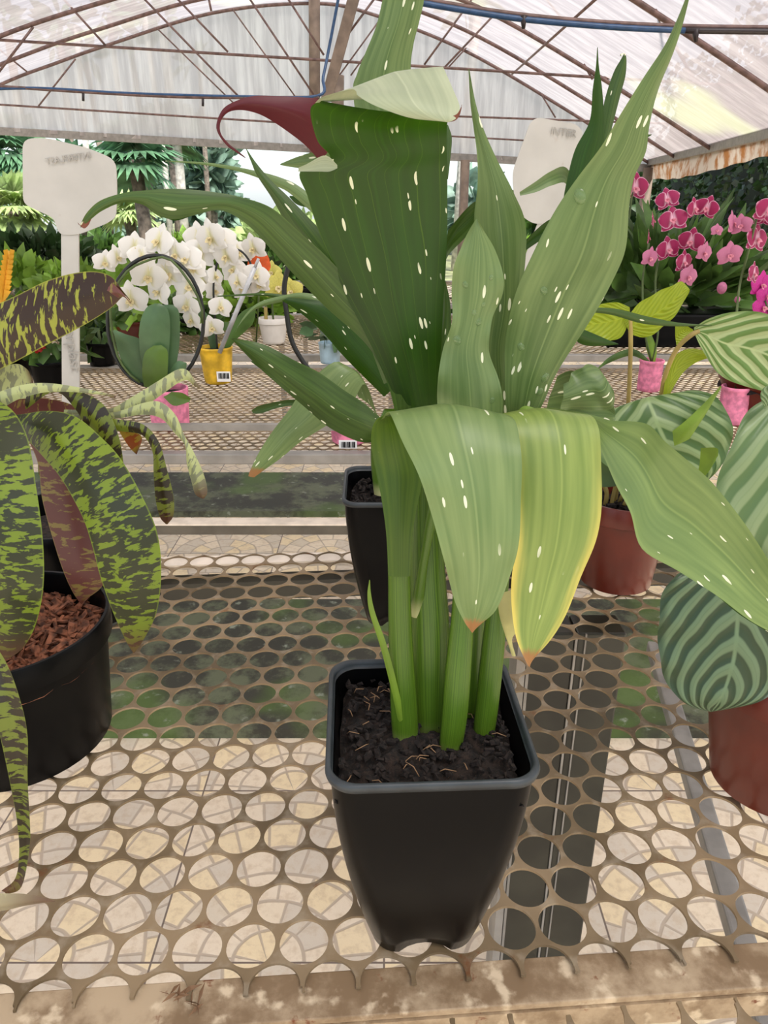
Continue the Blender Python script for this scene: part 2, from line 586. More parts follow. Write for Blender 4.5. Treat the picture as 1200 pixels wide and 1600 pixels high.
def leaf_rows(Ls, Rs, fold=0.12, k=6, nu=10, wave=0.0, wn=5, ph=0.0):
    L, R = spline(Ls, k), spline(Rs, k)
    n = len(L)
    mid = [(a + b) / 2 for a, b in zip(L, R)]
    ln = [0.0]
    for i in range(1, n):
        ln.append(ln[-1] + (mid[i] - mid[i - 1]).length)
    tot = max(ln[-1], 1e-6)
    rows, uvs, uv2 = [], [], []
    pn = None
    for i in range(n):
        ax = R[i] - L[i]
        d = mid[min(i + 1, n - 1)] - mid[max(i - 1, 0)]
        nn = ax.cross(d)
        if nn.length < 1e-9:
            nn = pn or Vector((0, -1, 0))
        nn.normalize()
        if pn is not None and nn.dot(pn) < -0.3:
            pass
        pn = nn
        wd = ax.length
        r, a, b = [], [], []
        for j in range(nu + 1):
            s = j / nu
            q = 2 * s - 1
            p = L[i].lerp(R[i], s) + nn * (fold * wd * (1 - abs(q) ** 1.3))
            if wave:
                p = p + nn * (wave * abs(q) ** 3 * math.sin(ln[i] / tot * wn * 2 * PI + (1.3 if q > 0 else 0) + ph))
            r.append(p)
            a.append((q, ln[i] / tot))
            b.append((q * wd / 2, ln[i]))
        rows.append(r); uvs.append(a); uv2.append(b)
    return rows, uvs, uv2


def leaf(name, secs, mat, parent, fold=0.12, k=6, nu=10, wave=0.0, wn=5, label=None, mb=None, tk=0.0007):
    """secs: (Lx, Ly, Rx, Ry, Y[, dY]) edges of the blade from its foot to its tip"""
    Ls, Rs = [], []
    for s in secs:
        dY = s[5] if len(s) > 5 else 0.0
        Ls.append(P(s[0], s[1], s[4] - dY / 2))
        Rs.append(P(s[2], s[3], s[4] + dY / 2))
    rows, uvs, uv2 = leaf_rows(Ls, Rs, fold, k, nu, wave, wn)
    mb = mb or MB()
    mb.grid(rows, uvs, uv2)
    o = mb.build(name, mat, parent)
    if label: o['label'] = label
    o['_rows'] = 0
    del o['_rows']
    return o, rows


def stalk(name, pts, rad, mat, parent, k=6, seg=12, label=None):
    """pts: (x, y, Y); rad in metres"""
    q = spline([P(*p) for p in pts], k)
    n = len(q)
    if isinstance(rad, (list, tuple)):
        rr = spline([Vector((r, 0, 0)) for r in rad], k)
        rr = [max(0.0003, a.x) for a in rr]
    else:
        rr = [rad] * n
    mb = MB()
    mb.tube(q, rr, seg)
    mb.uv = [(a, b / (n - 1.0)) for a, b in mb.uv]
    o = mb.build(name, mat, parent)
    if label: o['label'] = label
    return o


def droplet(pos, nrm, r, parent):
    mb = MB()
    rows = []
    for i in range(5):
        a = i / 4 * PI / 2
        rows.append([(math.cos(a) * math.cos(t), 1.35 * math.cos(a) * math.sin(t), 0.45 * math.sin(a)) for t in [2 * PI * k / 12 for k in range(12)]])
    q = Vector((0, 0, 1)).rotation_difference(nrm)
    rows = [[Vector(pos) + q @ (Vector(p) * r) for p in rw] for rw in rows]
    mb.grid(rows, closed=True)
    return mb.build('water_drop', M['water'], parent)


m = NM('water')
m.finish(G(120, 150, 96), 0.04, 0, None, 0.0, spec=1.0)
for _n in m.t.nodes:
    if _n.type == 'BSDF_PRINCIPLED': _n.inputs['Alpha'].default_value = 0.35
M['water'] = m.m

# ================================================================== SETTING
# floor: patterned ceramic tiles
m = NM('floor_tile')
tc = m.n('ShaderNodeTexCoord')
sp = m.n('ShaderNodeSeparateXYZ')
m.l(tc.outputs['Object'], sp.inputs[0])
T = 0.46
fx = m.math('FRACT', m.math('DIVIDE', m.math('ADD', sp.outputs[0], 10.12), T))
fy = m.math('FRACT', m.math('DIVIDE', m.math('ADD', sp.outputs[1], 10.05), T))
ax = m.math('SUBTRACT', fx, 0.5)
ay = m.math('SUBTRACT', fy, 0.0)
r = m.math('SQRT', m.math('ADD', m.math('MULTIPLY', ax, ax), m.math('MULTIPLY', ay, ay)))
ang = m.math('ARCTAN2', ay, ax)
wob = m.math('MULTIPLY', m.math('SUBTRACT', m.noise(7, 2), 0.5), 0.05)
rr = m.math('MULTIPLY', m.math('ADD', r, wob), 6.5)
ring = m.math('FLOOR', rr)
fr = m.math('FRACT', rr)
na = m.math('MULTIPLY', ang, m.math('MULTIPLY', m.math('ADD', ring, 1.2), 0.85))
na = m.math('ADD', na, m.math('MULTIPLY', ring, 0.37))
fa = m.math('FRACT', na)
gr = m.math('MINIMUM', m.math('MINIMUM', fr, m.math('SUBTRACT', 1.0, fr)), m.math('MULTIPLY', m.math('MINIMUM', fa, m.math('SUBTRACT', 1.0, fa)), 1.2))
grout = m.math('SUBTRACT', 1.0, m.step(gr, 0.03, 0.075))
wn_ = m.n('ShaderNodeTexWhiteNoise')
m.l(m.vec(m.math('FLOOR', na), ring, m.math('FLOOR', m.math('DIVIDE', m.math('ADD', sp.outputs[0], 10.12), T))), wn_.inputs['Vector'])
cell = wn_.outputs['Value']
col = m.mix(m.step(cell, 0.3, 0.36), G(214, 200, 180), G(238, 216, 176))
col = m.mix(m.step(cell, 0.62, 0.66), col, G(234, 216, 190))
nz = m.noise(40, 5, rough=0.65)
col = m.mix(m.math('MULTIPLY', m.step(nz, 0.44, 0.68), 0.45), col, G(196, 170, 138))
col = m.mix(m.math('MULTIPLY', grout, 0.85), col, G(182, 164, 144))
joint = m.math('MINIMUM', m.math('MINIMUM', fx, m.math('SUBTRACT', 1.0, fx)), m.math('MINIMUM', fy, m.math('SUBTRACT', 1.0, fy)))
col = m.mix(m.math('SUBTRACT', 1.0, m.step(joint, 0.003, 0.006)), col, G(120, 104, 92))
M['floor'] = m.finish(col, 0.5, 0, m.bump(m.math('SUBTRACT', nz, grout), 0.5, 0.002))
mb = MB()
mb.box((0, 5.5, -0.05), 24, 17, 0.1)
o = mb.build('floor', M['floor'], smooth=False)
o['kind'] = 'structure'

# damp dark strips of ground under the benches
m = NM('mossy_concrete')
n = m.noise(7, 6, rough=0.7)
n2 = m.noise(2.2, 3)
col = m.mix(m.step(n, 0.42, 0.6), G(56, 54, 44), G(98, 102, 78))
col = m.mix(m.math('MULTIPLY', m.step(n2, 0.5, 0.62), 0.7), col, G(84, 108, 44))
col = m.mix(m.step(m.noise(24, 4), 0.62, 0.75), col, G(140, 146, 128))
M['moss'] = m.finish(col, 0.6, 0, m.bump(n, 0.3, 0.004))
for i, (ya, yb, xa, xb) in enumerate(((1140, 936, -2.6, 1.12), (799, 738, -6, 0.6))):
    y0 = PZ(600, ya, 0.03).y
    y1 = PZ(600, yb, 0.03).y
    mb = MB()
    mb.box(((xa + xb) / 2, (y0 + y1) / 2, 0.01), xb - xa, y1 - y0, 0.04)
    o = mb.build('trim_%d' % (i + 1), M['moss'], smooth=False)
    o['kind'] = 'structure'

# outside ground
mb = MB()
mb.box((0, 45, -0.1), 140, 64, 0.1)
o = mb.build('ground', mat_plain('garden_ground', G(120, 122, 84), 0.9, var=0.3, scale=2), smooth=False)
o['kind'] = 'structure'

# roof film
END = [(-6.2, 2.25), (-4.83, 2.8), (-4.1, 3.03), (-3.44, 3.22), (-2.1, 3.56), (-0.85, 3.66), (-0.12, 3.54), (0.99, 3.17), (2.3, 2.53), (3.47, 1.9)]
R79 = [(-5.4, 2.0), (-4.3, 2.55), (-3.52, 2.84), (-2.63, 3.08), (-1.6, 3.3), (-0.5, 3.34), (0.4, 3.2), (1.1, 2.96), (2.2, 2.42), (3.18, 1.9)]


def prof(Y, k=4):
    a = []
    for (ex, ez), (rx, rz) in zip(END, R79):
        t = (Y - 7.9) / 2.7
        if t >= 0:
            x, z = rx + (ex - rx) * t, rz + (ez - rz) * t
        else:
            x, z = rx - (7.9 - Y) * 0.13, rz
        a.append(Vector((x, Y, z)))
    return spline(a, k)


m = NM('roof_film')
tc = m.n('ShaderNodeTexCoord')
mp = m.n('ShaderNodeMapping')
mp.inputs['Rotation'].default_value = (0, 0, 0.5)
mp.inputs['Scale'].default_value = (0.8, 4.0, 1.0)
m.l(tc.outputs['Object'], mp.inputs[0])
n = m.noise(2.4, 5, mp.outputs[0], 0.65)
n2 = m.noise(0.8, 3)
col = m.mix(m.step(n, 0.35, 0.7), G(158, 149, 147), G(184, 175, 172))
gg = m.step(m.noise(0.55, 2), 0.56, 0.66)
col = m.mix(m.math('MULTIPLY', gg, 0.5), col, G(216, 222, 176))
M['film'] = m.film(col, 0.15, 0.5)
m = NM('end_wall_film')
tc = m.n('ShaderNodeTexCoord')
mp = m.n('ShaderNodeMapping')
mp.inputs['Scale'].default_value = (6.0, 1.0, 0.5)
m.l(tc.outputs['Object'], mp.inputs[0])
n = m.noise(2.0, 5, mp.outputs[0], 0.6)
col = m.mix(m.step(n, 0.35, 0.7), G(206, 199, 196), G(240, 234, 230))
M['film2'] = m.film(col, 0.06, 0.6)
M['valance'] = NM('stained_valance')
m = M['valance']
n = m.noise(5, 5, rough=0.6)
col = m.mix(m.step(n, 0.42, 0.62), G(222, 208, 192), G(176, 118, 66))
M['valance'] = m.finish(col, 0.7, 0, None, 0.35)

mb = MB()
ys = [10.6 - 0.45 * i for i in range(30)]
mb.grid([prof(y) for y in ys])
o = mb.build('ceiling', M['film'])
o['kind'] = 'structure'

# end wall film, pleated, hanging from the last rib down to the bottom rail
bl, br = P(-260, 190, 10.6), P(1016, 263, 10.6)
mb = MB()
top = prof(10.6, 12)
rows = []
nz_ = 14
for i in range(nz_ + 1):
    t = i / nz_
    row = []
    for j, p in enumerate(top):
        s = (p.x - bl.x) / (br.x - bl.x)
        zb = bl.z + (br.z - bl.z) * s
        zz = p.z + (min(zb, p.z) - p.z) * t
        row.append(Vector((p.x, 10.6 + 0.035 * t * math.sin(p.x * 17 + 2.2 * t + math.sin(p.x * 5)), zz)))
    rows.append(row)
mb.grid(rows)
o = mb.build('wall_back', M['film2'])
o['kind'] = 'structure'

# structure of tubes (ribs, ties, rails)
tn = [2]


def trim(mb, mat, smooth=True):
    tn[0] += 1
    o = mb.build('trim_%d' % tn[0], mat, smooth=smooth)
    o['kind'] = 'structure'
    return o


for Y in (10.55, 9.25, 7.9, 5.43, 3.0, 0.6):
    mb = MB()
    mb.tube([p - Vector((0, 0, 0.03)) for p in prof(Y, 6)], 0.019, 6)
    trim(mb, M['rib'])
mb = MB(); mb.beam(bl, br, 0.05, 0.09); trim(mb, M['steel'], False)

LINES = [  # (x0, y0, Y0, x1, y1, Y1, radius)
    (-40, 60, 7.9, 1240, 140, 7.9, 0.018),
    (-40, 161, 9.25, 450, 192, 9.25, 0.016), (690, 181, 9.25, 1066, 194, 9.25, 0.016),
    (690, 212, 10.5, 830, 220, 10.5, 0.016),
    (97, -4, 7.9, 165, 71, 7.9, 0.015), (52, 42, 7.9, -6, 118, 7.9, 0.015), (-10, 70, 9.25, 42, 112, 9.25, 0.013),
    (225, -2, 7.9, 378, 156, 7.9, 0.015), (277, -2, 7.9, 356, 81, 7.9, 0.015), (245, 44, 10.5, 372, 168, 10.5, 0.014),
    (390, -2, 7.9, 490, 148, 7.9, 0.015), (363, 14, 10.5, 462, 152, 10.5, 0.014), (450, -2, 7.9, 506, 86, 7.9, 0.015),
    (118, 92, 10.5, 60, 166, 10.5, 0.014), (326, -3, 7.9, 330, 17, 7.9, 0.015),
    (585, -2, 7.9, 545, 52, 7.9, 0.015), (600, 22, 10.5, 530, 118, 10.5, 0.014), (588, 62, 10.5, 548, 118, 10.5, 0.014),
    (738, -2, 7.9, 663, 101, 7.9, 0.014), (775, 20, 7.9, 694, 106, 7.9, 0.014), (740, 62, 10.5, 700, 106, 10.5, 0.014),
    (845, -12, 7.9, 885, 38, 7.9, 0.012), (936, -6, 5.43, 800, 116, 9.25, 0.014),
    (1024, 17, 5.43, 1089, 132, 7.9, 0.018), (912, 100, 7.9, 926, 124, 7.9, 0.015), (845, 146, 10.5, 868, 184, 10.5, 0.014),
    (1035, 140, 9.25, 1060, 182, 9.25, 0.01),
]
for a in LINES:
    mb = MB()
    mb.tube([P(a[0], a[1], a[2]), P(a[3], a[4], a[5])], a[6] * 0.72, 6)
    trim(mb, M['rib'])
# eave beam and valance on the right side
eave = [prof(y, 1)[-1] for y in (10.6, 7.9, 5.43, 3.0, 0.0, -2.0)]
mb = MB()
for a, b in zip(eave[:-1], eave[1:]):
    mb.beam(a, b, 0.06, 0.10)
trim(mb, M['steel'], False)
mb = MB()
rows = [[], [], []]
for i in range(90):
    t = i / 89 * 12.0
    p = prof(10.6 - t, 1)[-1]
    h = (0.15 + 0.04 * math.sin(t * 1.1) + 0.006 * math.sin(t * 9)) * (1 + 0.02 * t)
    for k in range(3):
        rows[k].append(p + Vector((0.02 + 0.012 * k * math.sin(t * 2.3), 0, -0.05 - h * k / 2)))
mb.grid(rows)
trim(mb, M['valance'])
# corner post and posts of the end wall
for (x, ya, yb, Y, r_) in ((1014, 262, 480, 10.5, 0.07), (727, 250, 480, 10.5, 0.06)):
    mb = MB()
    a = P(x, ya, Y)
    mb.tube([(a.x, a.y, 0.0), a], r_, 8)
    trim(mb, M['pole'])
mb = MB(); mb.tube([P(492, 246, 10.45), P(491, -40, 10.45)], 0.07, 10); trim(mb, M['pole'])
mb = MB(); mb.tube([P(527, 246, 9.9), P(528, 118, 9.9)], 0.075, 10); trim(mb, M['pole'])
# leaning prop in the middle
mb = MB()
mb.beam(P(510, 156, 7.8), P(560, -30, 7.8) , 0.05, 0.10)
trim(mb, M['pole'], False)

# irrigation hoses
t = thing('irrigation_pipe', 'thin brown pipe with blue hose strung under the left roof, two small sprinklers hanging', 'pipe', P(0, 135, 6.5))
mb = MB(); mb.tube(spline([P(-40, 132, 6.5), P(120, 143, 6.5), P(300, 152, 6.5), P(498, 152, 6.5)], 6), 0.012, 6); mb.build('pipe', M['rib'], t)
mb = MB(); mb.tube(spline([P(-40, 140, 6.5), P(60, 138, 6.5), P(200, 146, 6.5), P(380, 151, 6.5), P(496, 150, 6.5), P(505, 120, 6.6), P(515, 70, 6.7), P(532, -20, 6.7)], 6), 0.012, 6); mb.build('hose', M['hose'], t)['label'] = 'blue hose'
for x, y in ((130, 146), (317, 154)):
    mb = MB(); mb.tube([P(x, y, 6.5), P(x, y + 12, 6.5)], 0.01, 6); mb.build('sprinkler', M['hose_black'], t)
t = thing('irrigation_pipe', 'dark pipe with blue hose crossing under the right roof, two black sprinklers hanging', 'pipe', P(900, 35, 4.0))
mb = MB(); mb.tube(spline([P(640, -4, 4.0), P(800, 22, 4.0), P(950, 36, 4.0), P(1080, 42, 4.0), P(1240, 44, 4.0)], 6), 0.012, 6); mb.build('pipe', M['rib'], t)
mb = MB(); mb.tube(spline([P(640, 2, 3.98), P(800, 28, 3.98), P(950, 42, 3.98), P(1070, 48, 3.98)], 6), 0.013, 6); mb.build('hose', M['hose'], t)['label'] = 'blue hose'
mb = MB(); mb.tube(spline([P(1070, 48, 3.98), P(1240, 50, 3.98)], 6), 0.013, 6); mb.build('hose_end', M['hose_black'], t)
for x, y in ((818, 25), (1087, 46)):
    mb = MB(); mb.tube([P(x, y, 3.98), P(x, y + 20, 3.98)], [0.018, 0.008], 6); mb.build('sprinkler', M['hose_black'], t)


# ================================================================== BENCHES
def hexsheet(pitch, hole, origin, ang, inside, seg=24, zfun=None):
    """perforated sheet: hexagon cells around round holes. inside(x, y) picks cells"""
    mb = MB()
    ca, sa = math.cos(ang), math.sin(ang)
    R = pitch / math.sqrt(3)
    n6 = seg // 6
    hexp = []
    for s in range(6):
        a0 = PI / 6 + s * PI / 3
        a1 = a0 + PI / 3
        p0 = (R * math.cos(a0), R * math.sin(a0))
        p1 = (R * math.cos(a1), R * math.sin(a1))
        for q in range(n6):
            t = q / n6
            hexp.append((p0[0] + (p1[0] - p0[0]) * t, p0[1] + (p1[1] - p0[1]) * t))
    circ = []
    for (x, y) in hexp:
        l = math.hypot(x, y)
        circ.append((x / l * hole, y / l * hole))
    return mb, ca, sa, hexp, circ


def build_sheet(name, pitch, hole, org, ang, x0, x1, rows0, rows1, mat, parent, seg=24, thick=0.002, z=ZB, half=None, wob=0.0, frame=None):
    mb, ca, sa, hexp, circ = hexsheet(pitch, hole, org, ang, None, seg)
    idx = {}

    def vert(x, y):
        X = org[0] + x * ca - y * sa
        Yw = org[1] + x * sa + y * ca
        key = (round(X, 5), round(Yw, 5))
        if key not in idx:
            idx[key] = len(mb.v)
            zz = z + (wob * noise.noise(Vector((X * 3, Yw * 3, 0))) if wob else 0)
            mb.v.append((X, Yw, zz))
            mb.uv.append((0, 0)); mb.uv2.append((0, 0))
        return idx[key]
    ns = len(hexp)
    for r in range(rows0, rows1 + 1):
        cy = r * pitch * math.sqrt(3) / 2
        off = pitch / 2 if r % 2 else 0
        for c in range(int(math.floor(x0 / pitch)), int(math.ceil(x1 / pitch)) + 1):
            cx = c * pitch + off
            ho = [vert(cx + a, cy + b) for a, b in hexp]
            jj = 1 + 0.0 * random.random()
            hi = [vert(cx + a * jj, cy + b * jj) for a, b in circ]
            for k in range(ns):
                k2 = (k + 1) % ns
                if half and r == half[0]:
                    my = (hexp[k][1] + hexp[k2][1]) / 2
                    if my * half[1] < -pitch * 0.02 - random.random() * pitch * 0.12: continue
                mb.f.append((ho[k], ho[k2], hi[k2], hi[k])); mb.mi.append(0)
    o = mb.build(name, mat, parent, smooth=False)
    md = o.modifiers.new('thick', 'SOLIDIFY')
    md.thickness = thick
    md.offset = -1
    return o


S = 0.0775 * 0.5
ANG = math.radians(4.0)
o0 = PZ(223.5, 1487, ZB)
bench = thing('plant_bench', 'nearest display bench, rusty perforated steel top with large round holes, under the black pot', 'bench', (0.1, 0.65, 0))
# far sheet (the one the pots stand on); the hole centred on o0 is in row 0
nr = int((PZ(350, 888, ZB).y - o0.y) / (S * math.sqrt(3) / 2)) + 1
build_sheet('perforated_sheet', S, S * 0.462, (o0.x, o0.y), ANG, -0.75, 1.4, -1, nr, M['perf'], bench, 36, 0.0022, ZB, (-1, 1), 0.0015)
# near sheet, laid from the flat bar towards the camera
o1 = PZ(1107, 1572, ZB)
build_sheet('perforated_sheet', S, S * 0.462, (o1.x, o1.y), ANG, -1.0, 1.0, -5, 0, M['perf'], bench, 36, 0.0022, ZB + 0.001, (0, -1), 0.0015)
mb = MB()
a, b = PZ(-700, (1552 + 47), ZB - 0.004), PZ(1700, 1495 - 40, ZB - 0.004)
ay0 = PZ(600, 1541, ZB).y
dv = Vector((math.cos(ANG), math.sin(ANG), 0))
c0 = Vector((PZ(600, 1541, ZB).x, ay0, ZB - 0.007))
mb.beam(c0 - dv * 1.2, c0 + dv * 1.5, 0.033, 0.006)
o = mb.build('flat_bar', M['angle'], bench, smooth=False); o['label'] = 'stained flat bar joining the two sheets'
bevel(o, 0.001)
mb = MB()
c1 = c0 + Vector((0, -0.0155, -0.016))
mb.beam(c1 - dv * 1.2, c1 + dv * 1.5, 0.003, 0.022)
mb.build('angle_flange', M['angle'], bench, smooth=False)
# back flange of the far edge
ye = o0.y + (nr + 0.62) * S * math.sqrt(3) / 2
c2 = Vector((0, ye, ZB - 0.006))
mb = MB()
mb.beam(c2 - dv * 1.2, c2 + dv * 1.5, 0.03, 0.008)
mb.build('edge_strip', M['steel_pale'], bench, smooth=False)
mb = MB()
c3 = Vector((0, 1.0, ZB - 0.036))
mb.beam(c3 - dv * 1.2 , c3 + dv * 1.5, 0.03, 0.03)
mb.build('rear_rail', M['steel_dark'], bench, smooth=False)
# leg made of two C channels, dark, standing under the bench right of the pot
lx, ly = PZ(905, 955, ZB).x * 0.985, 0.86
leg = None
for k, dx in enumerate((-0.0335, 0.0335)):
    mb = MB()
    mb.box((lx + dx, ly, (ZB - 0.02) / 2 + 0.0), 0.066, 0.05, ZB - 0.03)
    o = mb.build('leg', M['steel_dark'], bench, smooth=False)
    bevel(o, 0.003, 2)
for dx, wd in ((-0.0005, 0.003), (0.012, 0.002), (-0.062, 0.004)):  # pale strips standing in for the highlight lines on the dark leg
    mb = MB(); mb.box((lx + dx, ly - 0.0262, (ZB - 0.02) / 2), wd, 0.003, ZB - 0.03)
    mb.build('leg_highlight', M['steel'], bench, smooth=False)
mb = MB(); mb.box((lx - 0.073, ly - 0.01, (ZB - 0.02) / 2), 0.012, 0.05, ZB - 0.03)
o = mb.build('leg_flange', M['steel'], bench, smooth=False)
for xx in (-0.95, 1.25):
    mb = MB(); mb.box((xx, ly, (ZB - 0.02) / 2), 0.05, 0.05, ZB - 0.03); mb.build('leg', M['steel_dark'], bench, smooth=False)
# lower brace to the right
mb = MB()
mb.beam(PZ(1022, 1010, 0.38), PZ(1215, 1660, 0.38), 0.035, 0.03)
o = mb.build('brace', M['steel'], bench, smooth=False); bevel(o, 0.004)

# second bench
def bench_far(label, Y0, Y1, xa, xb, pitch, rail_px=None):
    t = thing('plant_bench', label, 'bench', ((xa + xb) / 2, (Y0 + Y1) / 2, 0))
    rows = int((Y1 - Y0) / (pitch * 0.866))
    build_sheet('perforated_sheet', pitch, pitch * 0.43, (xa, Y0 + pitch * 0.5), 0.0, 0, xb - xa, 0, rows - 1, M['perf'], t, 12, 0.002)
    for Y in (Y0 - 0.01, Y1 + 0.01):
        mb = MB(); mb.beam((xa, Y, ZB - 0.008), (xb, Y, ZB - 0.008), 0.03, 0.024)
        o = mb.build('rail', M['steel'], t, smooth=False); bevel(o, 0.003)
    for x in (xa + 0.1, (xa + xb) / 2 + 0.03, xb - 0.1):
        for Y in (Y0 + 0.02, Y1 - 0.02):
            mb = MB(); mb.box((x, Y, (ZB - 0.02) / 2), 0.03, 0.03, ZB - 0.02); mb.build('leg', M['steel'], t, smooth=False)
    return t


b2 = bench_far('second display bench across the gap, fine perforated top with pink and yellow pots', 1.53, 2.44, -2.2, 2.2, 0.027)
q0, q1 = P(-900, 667, 1.56), P(640, 667, 1.56)
mb = MB(); mb.beam((q0.x, 1.56, q0.z), (q1.x, 1.56, q1.z), 0.014, 0.014)
o = mb.build('guard_rail', M['steel'], b2, smooth=False)
for x in (-1.9, -1.0, q1.x - 0.01):
    mb = MB(); mb.box((x, 1.56, (q0.z + ZB) / 2), 0.01, 0.01, q0.z - ZB); mb.build('rail_post', M['steel'], b2, smooth=False)
zl = P(400, 820, 1.5).z
mb = MB(); mb.beam((-2.2, 1.515, zl + 0.001), (0.55, 1.515, zl + 0.001), 0.036, 0.004)  # thin top plate, light from above put into its pale colour
o = mb.build('stretcher_lit_top', M['steel_pale'], b2, smooth=False)
o['label'] = 'upper face of the stretcher, coloured pale as if lit'
mb = MB(); mb.beam((-2.2, 1.515, zl - 0.0125), (0.55, 1.515, zl - 0.0125), 0.034, 0.022)
mb.build('stretcher', M['steel_mid'], b2, smooth=False)
b3 = bench_far('third display bench behind the yellow pot, low perforated top with white pot', 2.66, 3.7, -2.9, 3.2, 0.03)
b4 = bench_far('farthest display bench, crowded with green leafy plants', 4.1, 5.4, -4.2, 3.0, 0.06)


# ================================================================== POTS
def sq_loop(hw, cr_, z, n=10, lift=0.0):
    """rounded square loop"""
    pts = []
    for q in range(4):
        a0 = q * PI / 2
        cx = (hw - cr_) * (1 if q in (0, 3) else -1)
        cy = (hw - cr_) * (1 if q in (0, 1) else -1)
        for k in range(n + 1):
            a = a0 + PI / 2 * k / n
            pts.append([cx + cr_ * math.cos(a), cy + cr_ * math.sin(a), z])
        # midpoint of the next side
        q2 = (q + 1) % 4
        nx = (hw - cr_) * (1 if q2 in (0, 3) else -1)
        ny = (hw - cr_) * (1 if q2 in (0, 1) else -1)
        a = a0 + PI / 2
        ex, ey = cx + cr_ * math.cos(a), cy + cr_ * math.sin(a)
        fx_, fy_ = nx + cr_ * math.cos(a), ny + cr_ * math.sin(a)
        for k in range(1, 6):
            s = k / 6
            pts.append([ex + (fx_ - ex) * s, ey + (fy_ - ey) * s, z + lift * math.sin(PI * s) ** 0.7])
    return pts


def soil_patch(name, half, z, parent, rnd=None, mat=None, n=26, amp=0.006, off=(0, 0)):
    mb = MB()
    rows = []
    for i in range(n + 1):
        r_ = []
        for j in range(n + 1):
            a, b = i / n * 2 - 1, j / n * 2 - 1
            if rnd:  # map square to disc
                x, y = a * math.sqrt(1 - b * b / 2), b * math.sqrt(1 - a * a / 2)
            else:
                x, y = a, b
            X, Yv = x * half, y * half
            h = amp * (noise.fractal(Vector((X * 60 + z * 9 + off[0] * 31, Yv * 60, 0)), 0.8, 2.2, 4)) - amp * 1.0 * max(abs(a), abs(b)) ** 6
            r_.append(Vector((parent.location.x + X, parent.location.y + Yv, z + h)))
        rows.append(r_)
    mb.grid(rows)
    return mb.build(name, mat or M['soil'], parent)


def add_chunks(n, half, z, parent, mat, name, sz, rnd=True, long=1.6, flat=0.5, seed=1, kind=True, skip=None):
    rg = random.Random(seed)
    mb = MB()
    for _ in range(n):
        while True:
            x, y = rg.uniform(-1, 1), rg.uniform(-1, 1)
            if not rnd or x * x + y * y < 1: break
        s = sz * rg.uniform(0.45, 1.2)
        c = Vector((parent.location.x + x * half, parent.location.y + y * half, z + rg.uniform(-0.25, 0.5) * sz))
        from mathutils import Euler
        R = Euler((rg.uniform(-.7, .7), rg.uniform(-.7, .7), rg.uniform(0, 6.3))).to_matrix()
        pts = []
        for dz in (-1, 1):
            for dx, dy in ((-1, -1), (1, -1), (1, 1), (-1, 1)):
                pts.append(c + R @ Vector((dx * s * long * rg.uniform(.6, 1), dy * s * rg.uniform(.3, 1) * 0.6, dz * s * flat * rg.uniform(.3, 1))))
        mb.add(pts, [(3, 2, 1, 0), (4, 5, 6, 7), (0, 1, 5, 4), (1, 2, 6, 5), (2, 3, 7, 6), (3, 0, 4, 7)])
    o = mb.build(name, mat, parent, smooth=False)
    if kind: o['kind'] = 'stuff'
    return o


def square_pot(loc, parent, hw=0.0665, h=0.182, rz=0.0, hb=0.038):
    mb = MB()
    prof_ = []   # (half width, corner radius, z, lift)
    for i in range(15):
        t = i / 14
        z = 0.0 + t * (h - 0.006)
        w_ = hb + (hw * 0.95 - hb) * (1 - (1 - t) ** 1.75)
        prof_.append((w_, w_ * (0.5 - 0.24 * t), z, 0.009 * (1 - t) ** 6))
    loops = [sq_loop(*p[:3], lift=p[3]) for p in prof_]
    loops = [sq_loop(hb * 0.8, hb * 0.35, 0.004)] + loops
    R = Matrix.Rotation(rz, 3, 'Z')
    rows = [[R @ Vector(p) + Vector(loc) for p in l] for l in loops]
    mb.grid(rows, closed=True)
    m_ = len(rows[0])
    mb.f.append(tuple(range(m_))[::-1]); mb.mi.append(0)
    # inner wall
    inner = [sq_loop(hw * 0.95 - 0.002, hw * 0.25, h - 0.006), sq_loop(hw * 0.9 - 0.002, hw * 0.25, h - 0.03)]
    mb.grid([[R @ Vector(p) + Vector(loc) for p in l] for l in inner[::-1]], closed=True)
    o = mb.build('pot', M['black_pot'], parent)
    # rim: rolled lip
    mb = MB()
    ring = []
    for (dw, dz) in ((-0.005, -0.0065), (-0.0008, -0.0065), (0.0, -0.003), (-0.0006, -0.0008), (-0.002, 0.0), (-0.0034, -0.0008), (-0.004, -0.003), (-0.0047, -0.0065)):
        ring.append(sq_loop(hw + dw, hw * 0.27, h + dz))
    ring.append(ring[0])
    mb.grid([[R @ Vector(p) + Vector(loc) for p in l] for l in ring], closed=True)
    r_ = mb.build('rim', M['rim'], parent)
    return o


def round_pot(loc, parent, rb, rt, h, mat, rimh=0.02, lip=0.006, rimmat=None, seg=48, name='pot', ribs=False):
    mb = MB()
    pr = [(0.001, 0.003), (rb * 0.9, 0.003), (rb, 0.006)]
    for i in range(1, 8):
        t = i / 8
        pr.append((rb + (rt - lip - rb) * t, 0.006 + (h - rimh - 0.006) * t))
    pr += [(rt - lip, h - rimh), (rt - 0.001, h - rimh + 0.0015), (rt, h - 0.002), (rt - 0.0012, h), (rt - 0.004, h), (rt - 0.005, h - 0.003), (rt - 0.006, h - rimh), (rt - 0.012, h - rimh - 0.03)]
    mb.lathe(pr, loc, seg)
    return sharp(mb.build(name, mat, parent), 50)


